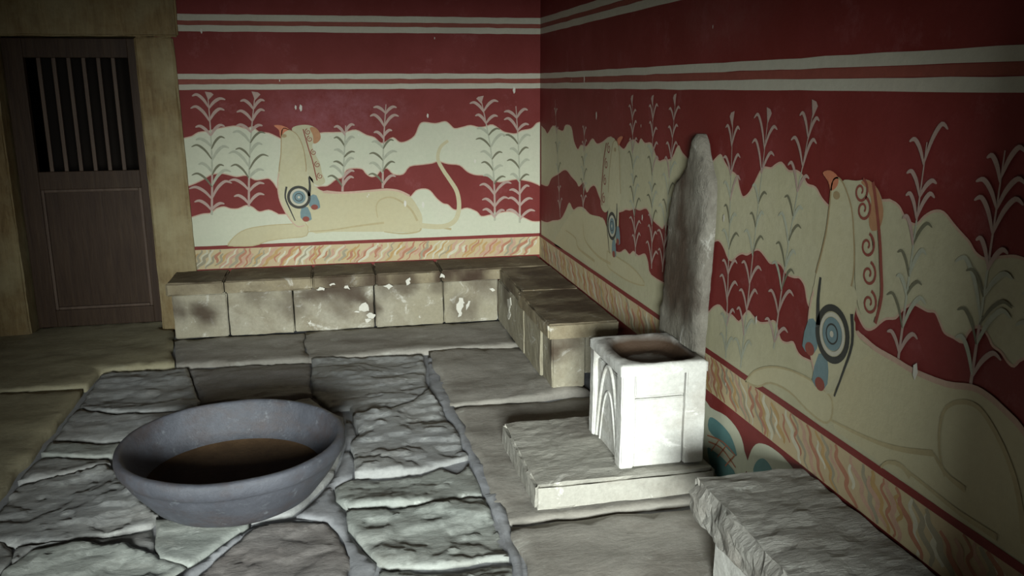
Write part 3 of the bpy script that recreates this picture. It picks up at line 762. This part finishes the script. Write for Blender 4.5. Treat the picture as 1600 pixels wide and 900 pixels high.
add_poly(bm, WRIGHT, [(-2.95,0.13),(-3.022,0.144),(-3.116,0.147),(-3.207,0.129),(-3.104,0.053),(-2.995,0.069)], 3, 3)
add_poly(bm, WRIGHT, [(-3.344,0.203),(-3.358,0.25),(-3.402,0.285),(-3.448,0.286),(-3.479,0.261),(-3.412,0.204)], 3, 3)
paint_obj('painted_leaf', WRIGHT, bm, 'teal')
bm = bmesh.new()
for ln in ([(-2.959,0.162),(-3.077,0.184),(-3.204,0.159)], [(-2.944,0.184),(-3.085,0.215),(-3.198,0.205)], [(-2.987,0.132),(-3.051,0.206)], [(-3.048,0.133),(-3.119,0.214)], [(-3.119,0.126),(-3.188,0.2)]):
    add_stroke(bm, WRIGHT, ln, 0.006, 4, 3)
paint_obj('painted_lattice', WRIGHT, bm, 'rust')

# small chips where the paint has flaked down to white plaster
for wall, spots in ((WBACK, [(-1.744,1.638),(-1.651,1.463),(-1.618,1.459),(-0.709,1.914),(-0.77,1.399),(-0.159,1.568),(-1.246,1.276),(-2.21,1.947),(-0.944,0.796),(-1.204,0.854),(-0.443,1.08),(-0.818,0.783),(-1.194,0.867)]),
                    (WRIGHT, [(-2.821,1.817),(-3.002,1.101),(-1.353,1.434),(-2.066,1.409),(-2.122,0.974),(-4.161,0.868),(-3.095,0.461),(-3.304,0.777),(-1.107,1.634),(-0.836,1.632)])):
    for i, (u, v) in enumerate(spots):
        bm = bmesh.new()
        r_ = 0.006 + 0.006 * (i % 3)
        add_poly(bm, wall, [(u - r_ * 0.6, v), (u - r_ * 0.2, v + r_ * 1.4), (u + r_ * 0.5, v + r_ * 0.8), (u + r_ * 0.4, v - r_ * 0.7), (u - r_ * 0.1, v - r_ * 1.3)], 12)
        paint_obj('plaster_chip', wall, bm, 'plaster')

# ------------------------------------------------------------------ floor stones
def P(nm, pts, top, mat, **kw):
    if nm == 'flagstone': kw.setdefault('grow', 0.001); kw.setdefault('jitter', 0.013)
    return paving(nm, pts, top, M[mat], fl, **kw)
for i, (mat, top, amp, pts) in enumerate((
        ('slate', 0.006, .007, [(-1.611,-0.977),(-0.953,-1.008),(-0.99,-1.609),(-1.088,-1.796),(-1.242,-1.883),(-1.398,-1.937),(-1.406,-1.791),(-1.509,-1.787),(-1.602,-1.554)]),
        ('slate', 0.006, .010, [(-1.398,-1.963),(-1.244,-1.909),(-1.09,-1.824),(-0.989,-1.66),(-0.956,-1.946),(-0.918,-2.382),(-0.916,-2.519),(-0.99,-2.537),(-1.037,-2.567),(-1.136,-2.611),(-1.289,-2.616),(-1.418,-2.613),(-1.402,-2.439),(-1.427,-2.328),(-1.381,-2.188)]),
        ('slate_green', 0.000, .006, [(-1.498,-2.693),(-1.419,-2.644),(-1.291,-2.647),(-1.14,-2.649),(-1.042,-2.606),(-0.988,-2.663),(-0.914,-2.594),(-0.915,-2.88),(-0.958,-2.865),(-1.019,-2.874),(-1.105,-2.9),(-1.308,-2.9),(-1.444,-2.897),(-1.487,-2.811)]),
        ('slate_green', 0.004, .010, [(-1.45,-2.928),(-1.31,-2.932),(-1.109,-2.933),(-1.024,-2.907),(-0.963,-2.898),(-0.911,-2.926),(-0.899,-3.136),(-0.907,-3.388),(-0.981,-3.359),(-1.051,-3.369),(-1.141,-3.375),(-1.249,-3.351),(-1.319,-3.344),(-1.351,-3.304),(-1.406,-3.191),(-1.448,-3.05)]),
        ('slate_green', -0.004, .009, [(-1.36,-3.372),(-1.316,-3.37),(-1.145,-3.403),(-0.987,-3.392),(-0.909,-3.421),(-0.964,-3.848),(-1.409,-3.751)]),
        ('slate_dark', -0.004, .006, [(-1.972,-3.279),(-1.895,-3.137),(-1.787,-2.976),(-1.672,-2.951),(-1.53,-2.992),(-1.479,-3.101),(-1.458,-3.276),(-1.463,-3.739),(-2.052,-3.611)]),
        ('slate_green', 0.000, .004, [(-2.158,-2.819),(-2.029,-2.878),(-1.814,-2.935),(-1.905,-3.05),(-1.986,-3.178),(-2.103,-3.109),(-2.125,-3.07)]),
        ('slate', 0.008, .009, [(-2.792,-2.832),(-2.782,-2.646),(-2.785,-2.404),(-2.667,-2.357),(-2.467,-2.292),(-2.392,-2.398),(-2.301,-2.598),(-2.165,-2.802),(-2.178,-2.87),(-2.295,-2.903),(-2.529,-2.922),(-2.627,-2.915)]),
        ('slate', 0.000, .005, [(-2.619,-2.939),(-2.522,-2.947),(-2.29,-2.928),(-2.167,-2.897),(-2.131,-3.059),(-2.228,-3.011),(-2.417,-2.942),(-2.542,-2.952),(-2.588,-3.084)]),
        ('slate_green', 0.002, .009, [(-2.619,-3.157),(-2.559,-3.001),(-2.409,-2.972),(-2.223,-3.039),(-2.116,-3.093),(-1.997,-3.192),(-2.056,-3.26),(-2.089,-3.603),(-2.63,-3.486)]),
        ('slate', 0.002, .008, [(-2.963,-3.022),(-2.799,-2.931),(-2.794,-2.851),(-2.695,-2.882),(-2.631,-2.937),(-2.599,-3.069),(-2.636,-3.165),(-2.649,-3.482),(-3.042,-3.396)]),
        ('slate', 0.004, .008, [(-2.781,-1.419),(-2.783,-0.968),(-2.327,-0.964),(-2.178,-1.544),(-2.231,-1.617),(-2.417,-1.649),(-2.568,-1.624),(-2.778,-1.505)]),
        ('slate_dark', 0.000, .005, [(-2.312,-0.967),(-1.626,-0.986),(-1.616,-1.571),(-1.808,-1.607),(-2.163,-1.567)]),
        ('slate', 0.000, .006, [(-2.784,-1.647),(-2.772,-1.552),(-2.56,-1.662),(-2.41,-1.686),(-2.226,-1.655),(-2.172,-1.593),(-2.103,-1.691),(-2.266,-1.83),(-2.423,-1.98),(-2.452,-1.989),(-2.783,-1.901)]),
        ('slate_green', 0.003, .005, [(-2.786,-1.961),(-2.466,-2.017),(-2.469,-2.155),(-2.481,-2.173),(-2.663,-2.133),(-2.785,-2.085)]),
        ('slate', 0.004, .006, [(-2.785,-2.374),(-2.788,-2.181),(-2.78,-2.121),(-2.469,-2.204),(-2.449,-2.269),(-2.636,-2.332)]),
        ('slate', -0.002, .004, [(-2.457,-2.186),(-2.407,-2.007),(-2.1,-1.719),(-1.615,-1.611),(-1.516,-1.822),(-1.448,-1.926),(-1.448,-2.249),(-1.502,-2.55),(-1.58,-2.734),(-1.656,-2.882),(-1.815,-2.915),(-2.032,-2.852),(-2.158,-2.793),(-2.296,-2.588),(-2.39,-2.374),(-2.438,-2.272)]))):
    P('flagstone', pts, top, mat, seed=1.0 + i * 1.37, amp=amp, lev=3.4, cell=0.017 if i < 10 else 0.022)
for i, pts in enumerate(([(-1.435,-1.946),(-1.408,-1.978),(-1.39,-2.186),(-1.435,-2.326),(-1.41,-2.437),(-1.426,-2.611),(-1.504,-2.686),(-1.492,-2.815),(-1.454,-2.921),(-1.453,-3.063),(-1.413,-3.198),(-1.361,-3.314),(-1.383,-3.407),(-1.419,-3.749),(-1.458,-3.74),(-1.453,-3.269),(-1.472,-3.093),(-1.525,-2.973),(-1.64,-2.912),(-1.57,-2.759),(-1.492,-2.565),(-1.44,-2.266)],
                        [(-2.051,-3.269),(-1.988,-3.194),(-1.899,-3.065),(-1.799,-2.943),(-1.65,-2.915),(-1.539,-2.965),(-1.673,-2.936),(-1.789,-2.955),(-1.897,-3.119),(-1.98,-3.269),(-2.055,-3.611),(-2.081,-3.605)],
                        [(-0.919,-0.989),(-0.889,-0.996),(-0.88,-1.775),(-0.858,-2.38),(-0.843,-3.018),(-0.87,-3.396),(-0.936,-3.854),(-0.956,-3.849),(-0.9,-3.398),(-0.889,-3.123),(-0.903,-2.871),(-0.907,-2.555),(-0.945,-1.912),(-0.979,-1.611)])):
    P('mortar_joint', pts, -0.008, 'mortar', seed=60.0 + i, amp=0.002, cell=0.03, jitter=0.006)
# long outer slabs round the paved square
P('paving_slab', [(-2.50, -0.33), (-1.68, -0.35), (-1.645, -0.95), (-2.39, -0.90)], 0.008, 'paving', seed=21.0, cell=0.05, amp=0.004)
P('paving_slab', [(-1.665, -0.35), (-0.30, -0.33), (-0.34, -0.93), (-1.63, -0.945)], 0.008, 'paving', seed=22.0, cell=0.05, amp=0.004)
P('paving_slab', [(-0.905, -0.965), (-0.2, -0.94), (-0.15, -1.86), (-0.90, -1.885)], 0.006, 'paving', seed=23.0, cell=0.05, amp=0.005)
P('paving_slab', [(-0.895, -1.915), (0.0, -1.89), (0.0, -3.14), (-0.865, -3.135)], -0.004, 'paving', seed=24.0, cell=0.05, amp=0.005)
P('paving_slab', [(-0.86, -3.175), (0.0, -3.20), (0.0, -4.4), (-0.86, -4.4)], 0.004, 'paving', seed=25.0, cell=0.05, amp=0.004)
P('paving_slab', [(-4.25, 0.09), (-3.46, 0.09), (-3.44, 0.16), (-2.63, 0.16), (-2.62, -0.05), (-2.53, -0.10), (-2.515, -0.33), (-2.41, -0.90), (-2.815, -0.90), (-2.82, -1.20), (-4.25, -1.16)], 0.012, 'paving_olive', seed=26.0, cell=0.055, amp=0.003)
P('paving_slab', [(-4.25, -1.19), (-2.82, -1.23), (-2.82, -2.7), (-2.825, -3.6), (-4.25, -3.6)], 0.016, 'paving_olive', seed=27.0, cell=0.055, amp=0.003)
for i, (x0, x1) in enumerate(((-4.25, -2.2), (-2.18, -0.88), (-0.86, 0.0))):
    P('paving_slab', [(x0, -5.55), (x1, -5.55), (x1, -4.43), (x0, -4.43 if i else -3.63)], 0.0, 'paving', seed=30.0 + i, cell=0.08, amp=0.003)

# ------------------------------------------------------------------ stone benches
bb = empty('stone_bench', (-1.43, -0.2, 0))
tag(bb, 'long low stained stone bench under the back wall, running from the door to the corner', 'bench', 'stone wall benches')
def sub(root, o):
    o.parent = root
    o.matrix_parent_inverse = Matrix.Translation(-root.location)
    return o
ST = [(-2.30, -.35, .17, .10, .9), (-1.62, -.35, .26, .09, .8), (-1.35, -.35, .27, .14, .9), (-1.22, -.35, .13, .08, .8), (-2.47, -.35, .2, .09, .7), (-1.0, -.35, .30, .10, .7), (-0.75, -.35, .28, .08, .6), (-1.5, -.35, .30, .12, .9)]
for i, (x0, x1) in enumerate(((-2.485, -2.150), (-2.142, -1.734), (-1.728, -1.206), (-1.196, -0.735), (-0.728, -0.352))):
    y0 = -0.345 - 0.006 * (i % 2)
    sub(bb, rough_block('base_block', x0, x1, y0, -0.016, 0.005, 0.300 if i else 0.296, M['bench'], None, 0.03, 0.006, 0.007, i * 1.7, ST + [(x_, -.345, z_, .13, .55) for x_, z_ in ((-1.95, .29), (-1.75, .2), (-1.45, .2), (-1.1, .3), (-.45, .3), (-.6, .1))], chip=0.012))
SS = [(-1.45, -.40, .36, .16, .9), (-1.2, -.40, .35, .14, .9), (-1.0, -.40, .33, .12, .8), (-0.55, -.40, .33, .20, 1.0), (-0.7, -.40, .35, .12, 1.0)]
for i, (x0, x1, y0, m, ch) in enumerate(((-2.505, -2.155, -0.402, 'slab', .01), (-2.150, -1.60, -0.405, 'slab', .012), (-1.595, -1.19, -0.398, 'slab', .05), (-1.185, -0.752, -0.396, 'slab', .05), (-0.745, 0.006, -0.385, 'slab', .02))):
    sub(bb, rough_block('seat_slab', x0, x1, y0, -0.016, 0.304, 0.386, M[m], None, 0.03, 0.006, 0.010, 20 + i * 2.3, SS + [(x, -0.15, .39, .26, .75) for x in (-2.4, -2.1, -1.8, -1.5, -1.2, -.9, -.6, -.4)], chip=ch, top_shade=0.7))
def patch(root, axis, pts, off, name='plaster_patch', mat='plaster'):
    bm = bmesh.new()
    P_ = resample(pts, 0.012)
    P_ = [p + Vector((fbm(p.x * 40, p.y * 40, 3), fbm(p.x * 40, p.y * 40, 8))) * 0.012 for p in P_]
    vs_ = [bm.verts.new((p.x, off, p.y) if axis == 'y' else (off, p.x, p.y)) for p in P_]
    f = bm.faces.new(vs_)
    f.normal_update()
    d = Vector((0, -1, 0)) if axis == 'y' else Vector((-1, 0, 0))
    if f.normal.dot(d) < 0: f.normal_flip()
    r = bmesh.ops.extrude_face_region(bm, geom=[f])
    for v in r['geom']:
        if isinstance(v, bmesh.types.BMVert):
            v.co += d * 0.005
    for e in [f for f in bm.faces if f.normal.length == 0]: pass
    bmesh.ops.recalc_face_normals(bm, faces=bm.faces)
    bmesh.ops.triangulate(bm, faces=bm.faces)
    return sub(root, link(name, bm, M[mat]))
for pts in ([(-1.309,0.144),(-1.286,0.179),(-1.261,0.182),(-1.237,0.149),(-1.238,0.127),(-1.276,0.12)], [(-1.264,0.097),(-1.234,0.113),(-1.2,0.098),(-1.206,0.071),(-1.244,0.069)], [(-1.27,0.066),(-1.244,0.073),(-1.223,0.059),(-1.241,0.046),(-1.267,0.048)],
            [(-0.64,0.142),(-0.626,0.178),(-0.599,0.176),(-0.586,0.148),(-0.605,0.104),(-0.611,0.049),(-0.633,0.046)], [(-0.583,0.116),(-0.56,0.156),(-0.546,0.155),(-0.56,0.119),(-0.578,0.097)],
            [(-1.34,0.124),(-1.31,0.131),(-1.302,0.117),(-1.332,0.114)], [(-1.646,0.058),(-1.632,0.088),(-1.624,0.083),(-1.629,0.052)], [(-0.411,0.234),(-0.388,0.237),(-0.366,0.218),(-0.388,0.21)]):
    patch(bb, 'y', pts, -0.349)
for pts in ([(-1.582,0.305),(-1.552,0.321),(-1.519,0.314),(-1.524,0.297)], [(-1.489,0.339),(-1.459,0.346),(-1.452,0.333),(-1.481,0.326)], [(-1.399,0.308),(-1.369,0.32),(-1.361,0.297)], [(-1.141,0.304),(-1.106,0.32),(-1.081,0.301),(-1.099,0.284)], [(-0.994,0.327),(-0.967,0.357),(-0.96,0.312),(-0.986,0.3)], [(-0.768,0.36),(-0.741,0.368),(-0.733,0.345),(-0.759,0.346)]):
    patch(bb, 'y', pts, -0.412)

rb = empty('stone_bench', (-0.17, -1.1, 0))
tag(rb, 'short dark stone bench from the back corner along the right wall, ending behind the throne', 'bench', 'stone wall benches')
for i, (y0, y1, x0) in enumerate(((-1.165, -0.358, -0.352), (-1.575, -1.172, -0.35), (-1.79, -1.582, -0.338))):
    sub(rb, rough_block('base_block', x0, 0.010 if i < 2 else -0.155, y0, y1, 0.005, 0.298, M['bench'], None, 0.03, 0.005, 0.007, 40 + i, [(-.34, -1.79, .25, .10, .9), (-.25, -1.79, .27, .10, .7), (-.345, -.62, .27, .12, .7)], chip=0.01))
for i, (y0, y1, x0) in enumerate(((-1.10, -0.41, -0.352), (-1.86, -1.105, -0.378))):
    sub(rb, rough_block('seat_slab', x0, 0.010, y0, y1, 0.302, 0.388, M['slab'], None, 0.03, 0.006, 0.010, 50 + i * 3, [(-.1, y, .39, .30, .9) for y in (-.3, -.6, -.9, -1.2, -1.5)] + [(-.35, -.75, .34, .25, .8)], chip=0.02, top_shade=0.55))
patch(rb, 'x', [(-0.687,0.235),(-0.789,0.269),(-0.808,0.231),(-0.747,0.181),(-0.787,0.157),(-0.725,0.106),(-0.685,0.121),(-0.727,0.176)], -0.352)

nb = empty('stone_bench', (-0.17, -4.6, 0))
tag(nb, 'rough grey stone bench on the right wall, nearest the camera, beside the throne', 'bench', 'stone wall benches')
for i, (y0, y1) in enumerate(((-4.62, -3.69), (-5.55, -4.63))):
    def hew(q, out):
        if out.x < 0 and out.z >= 0: q.x += 0.022 * fbm(q.y * 9, q.z * 20, 4) + (0.012 if q.z > 0.36 else 0)
        if out.z < 0 and out.x < 0: q.z += 0.03 * fbm(q.y * 6, 2, 1)
        if out.z > 0: q.z += 0.005 * fbm(q.x * 9, q.y * 16, 4)
        return q
    sub(nb, rough_block('seat_slab', -0.368, 0.008, y0, y1, 0.255, 0.388, M['slab_grey'], None, 0.022, 0.010, 0.008, 60 + i, shape=hew, chip=0.02))
    sub(nb, rough_block('base_block', -0.285, 0.006, y0 + 0.01, y1 + 0.0, 0.005, 0.262, M['gypsum'], None, 0.04, 0.004, 0.007, 70 + i))

# ------------------------------------------------------------------ footstone and throne
fs = rough_block('footstone', -0.742, 0.0, -3.095, -2.44, 0.0, 0.108, M['footstone'], None, 0.03, 0.008, 0.012, 81,
                 [(-.4, -2.6, .11, .2, .4)], chip=0.03)
tag(fs, 'broad low flat stone block under the throne, with a chipped pale front edge', 'step')

th = empty('throne', (-0.22, -2.84, 0.11))
tag(th, 'white gypsum throne with a tall wavy weathered back slab against the painted right wall', 'throne')
X0, X1, Y0, Y1, ZS = -0.388, -0.035, -3.045, -2.635, 0.548
def tp(*a, **k_): return sub(th, rough_block(*a, **k_))
SE = [(-.3, -2.66, .54, .10, .9), (-.39, -2.66, .5, .07, .6), (-.08, -3.05, .3, .07, .5)]  # last spot: soft shadow smudge painted on the throne side
# body, side posts, panels
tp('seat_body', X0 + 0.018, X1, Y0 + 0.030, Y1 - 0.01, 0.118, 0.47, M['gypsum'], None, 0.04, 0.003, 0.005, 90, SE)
for x0, x1 in ((X0, X0 + 0.058), (X1 - 0.085, X1)):
    tp('side_post', x0, x1, Y0 - 0.002, Y0 + 0.06, 0.118, 0.515, M['gypsum'], None, 0.025, 0.004, 0.006, 92 + x0)
tp('side_panel', X0 + 0.061, X1 - 0.088, Y0 + 0.012, Y0 + 0.04, 0.118, 0.402, M['gypsum'], None, 0.03, 0.003, 0.004, 94)
tp('side_panel', X0 + 0.061, X1 - 0.088, Y0 + 0.010, Y0 + 0.04, 0.412, 0.512, M['gypsum'], None, 0.03, 0.003, 0.004, 95)
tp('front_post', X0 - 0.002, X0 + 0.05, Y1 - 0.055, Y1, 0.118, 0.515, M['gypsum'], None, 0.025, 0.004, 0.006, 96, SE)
# front face: raised pointed arch and its inner rib
def arch(name, w, h, dep, x_off, r):
    bm = bmesh.new()
    pts = []
    yc = (Y0 + Y1) / 2
    for i in range(25):
        s = i / 24 * 2 - 1
        yy = yc + s * w
        zz = 0.122 + h * (1 - abs(s) ** 2.2)
        pts.append(Vector((X0 + x_off, yy, zz)))
    prev = None
    for i, p in enumerate(pts):
        a = pts[max(0, i - 1)]; b = pts[min(24, i + 1)]
        t = (b - a).normalized()
        nn = Vector((0, -t.z, t.y))
        ringv = [bm.verts.new(p + nn * r * math.cos(q) + Vector((-dep * math.sin(q), 0, 0))) for q in (0, math.pi * .25, math.pi * .5, math.pi * .75, math.pi)]
        if prev:
            for j in range(4):
                bm.faces.new((prev[j], prev[j + 1], ringv[j + 1], ringv[j]))
        prev = ringv
    bmesh.ops.recalc_face_normals(bm, faces=bm.faces)
    return sub(th, link(name, bm, M['gypsum'], None, True))
arch('front_arch', 0.150, 0.355, 0.009, 0.018, 0.010)
arch('front_arch', 0.105, 0.245, 0.006, 0.018, 0.006)
# hollowed seat
bm = bmesh.new()
nx, ny = 30, 34
grid = []
st = bm.verts.layers.float.new('stain')
for i in range(nx + 1):
    row = []
    for j in range(ny + 1):
        x = X0 - 0.004 + (X1 - X0 + 0.004) * i / nx
        y = Y0 - 0.006 + (Y1 - Y0 + 0.010) * j / ny
        a = (x - (X0 + X1) / 2 - 0.02) / ((X1 - X0) * 0.47); b = (y - (Y0 + Y1) / 2) / ((Y1 - Y0) * 0.46)
        d = (abs(a) ** 3 + abs(b) ** 3) ** (1 / 3)
        z = ZS - 0.055 * smooth01((1.0 - d) / 0.30) + 0.003 * fbm(x * 14, y * 14, 3)
        if i in (0, nx) or j in (0, ny): z -= 0.006
        v = bm.verts.new((x, y, z))
        v[st] = 0.8 * smooth01(1.4 - 3.0 * abs(d - 0.85) + 0.6 * fbm(x * 12, y * 12, 7)) * smooth01((y - Y0 + .02) / 0.10) + 0.75 * smooth01((1 - d) / .4)  # stained edge, with the shade of the hollow painted in as well
        row.append(v)
    grid.append(row)
for i in range(nx):
    for j in range(ny):
        bm.faces.new((grid[i][j], grid[i + 1][j], grid[i + 1][j + 1], grid[i][j + 1]))
be = [e for e in bm.edges if e.is_boundary]
r = bmesh.ops.extrude_edge_only(bm, edges=be)
for v in r['geom']:
    if isinstance(v, bmesh.types.BMVert): v.co.z = 0.505
bmesh.ops.recalc_face_normals(bm, faces=bm.faces)
sub(th, link('seat', bm, M['gypsum'], None, True))
# wavy back slab, outline in the plane of its face
OUT = [(-2.47, .52), (-2.49, .60), (-2.525, .75), (-2.535, .90), (-2.55, 1.07), (-2.575, 1.15), (-2.62, 1.205), (-2.70, 1.265), (-2.735, 1.33), (-2.77, 1.39), (-2.805, 1.412), (-2.84, 1.395), (-2.87, 1.34), (-2.915, 1.27), (-2.945, 1.195), (-2.942, 1.05), (-2.93, .90), (-2.918, .75), (-2.908, .60), (-2.905, .52)]
OUT = OUT + [(-2.905, .50), (-2.47, .50)]
def back_slab():
    ol = [Vector(p) for p in catmull(OUT[:-2], 2)] + [Vector(OUT[-2]), Vector(OUT[-1])]
    if area2(ol) < 0: ol = ol[::-1]
    ol = resample(ol, 0.025)
    ol = [p + Vector((fbm(p.x * 14, p.y * 14, 1), fbm(p.x * 14, p.y * 14, 6))) * 0.008 for p in ol]
    n = len(ol)
    vs_ = list(ol)
    c = 0.02
    u = min(p.x for p in ol)
    while u < max(p.x for p in ol):
        v = 0.5
        while v < 1.45:
            p = Vector((u + random.uniform(-.3, .3) * c, v + random.uniform(-.3, .3) * c))
            if inside(p, ol) and min(seg_dist(p, ol[i], ol[(i + 1) % n]) for i in range(n)) > 0.008: vs_.append(p)
            v += c
        u += c
    V, E_, F_, *_r = geometry.delaunay_2d_cdt(vs_, [(i, (i + 1) % n) for i in range(n)], [list(range(n))], 1, 1e-5)
    bm = bmesh.new()
    st = bm.verts.layers.float.new('stain')
    bv = []
    uc = (OUT[0][0] + OUT[-3][0]) / 2
    for p in V:
        d = min(seg_dist(p, ol[i], ol[(i + 1) % n]) for i in range(n))
        x = -0.030 - 0.007 * fbm(p.x * 11, p.y * 11, 2) - 0.003 * fbm(p.x * 34, p.y * 34, 2) + 0.018 * (1 - smooth01(d / 0.03))
        v = bm.verts.new((x, p.x, p.y))
        s = smooth01(0.5 + 1.0 * fbm(p.x * 5, p.y * 3, 8) + 0.3 - 1.1 * abs(p.x - uc + 0.02) / 0.26 + 0.4 * math.exp(-((p.y - 0.78) / 0.2) ** 2))
        v[st] = 0.95 * s * smooth01((p.y - 0.58) / 0.1) * smooth01((1.34 - p.y) / 0.15)
        bv.append(v)
    for f in F_:
        try: bm.faces.new([bv[i] for i in f])
        except ValueError: pass
    bmesh.ops.recalc_face_normals(bm, faces=bm.faces)
    if sum(f.normal.x for f in bm.faces) > 0: bmesh.ops.reverse_faces(bm, faces=bm.faces)
    r = bmesh.ops.extrude_edge_only(bm, edges=[e for e in bm.edges if e.is_boundary])
    for v in r['geom']:
        if isinstance(v, bmesh.types.BMVert): v.co.x = WX - 0.012
    return sub(th, link('back_slab', bm, M['gypsum_back'], None, True))
back_slab()

# ------------------------------------------------------------------ stone bowl
def lathe(prof, n, cx, cy):
    bm = bmesh.new()
    rows = []
    for r_, z in prof:
        if r_ < 1e-4: rows.append([bm.verts.new((cx, cy, z))]); continue
        rows.append([bm.verts.new((cx + r_ * math.cos(2 * math.pi * i / n), cy + r_ * math.sin(2 * math.pi * i / n), z)) for i in range(n)])
    for a, b in zip(rows, rows[1:]):
        for i in range(n):
            j = (i + 1) % n
            if len(a) == 1: bm.faces.new((a[0], b[i], b[j]))
            elif len(b) == 1: bm.faces.new((a[i], a[j], b[0]))
            else: bm.faces.new((a[i], a[j], b[j], b[i]))
    bmesh.ops.recalc_face_normals(bm, faces=bm.faces)
    return bm
BX, BY = -1.873, -2.755
prof = [tuple(p) for p in catmull([(0.0, 0.004), (0.15, 0.005), (0.22, 0.012), (0.30, 0.045), (0.350, 0.10), (0.395, 0.16), (0.416, 0.20), (0.424, 0.208), (0.433, 0.225), (0.436, 0.248), (0.432, 0.266), (0.420, 0.272), (0.408, 0.268), (0.396, 0.245), (0.375, 0.18), (0.335, 0.115), (0.25, 0.07), (0.12, 0.055), (0.0, 0.052)], 3)]
bm = lathe(prof, 96, 0, 0)
for v in bm.verts:
    v.co.z += 0.003 * fbm(v.co.x * 5, v.co.y * 5, 2)
    k_ = 1 + 0.006 * fbm(v.co.x * 3, v.co.y * 3, 5)
    v.co.x *= k_ * 0.985; v.co.y *= k_ * 0.985
bowl = link('stone_bowl', bm, M['bowl'], None, True)
bowl.location = (BX, BY, 0.002)
tag(bowl, 'wide shallow blue-grey stone bowl with a thick rim, resting on the crazy paving', 'bowl')
bm = lathe([(0.0, 0.100), (0.2, 0.102), (0.27, 0.106), (0.315, 0.112), (0.335, 0.122)], 64, 0, 0)
link('bowl_shade', bm, M['bowl_shade'], bowl, True)  # brown sheet added in the bowl, standing in for its inner shadow
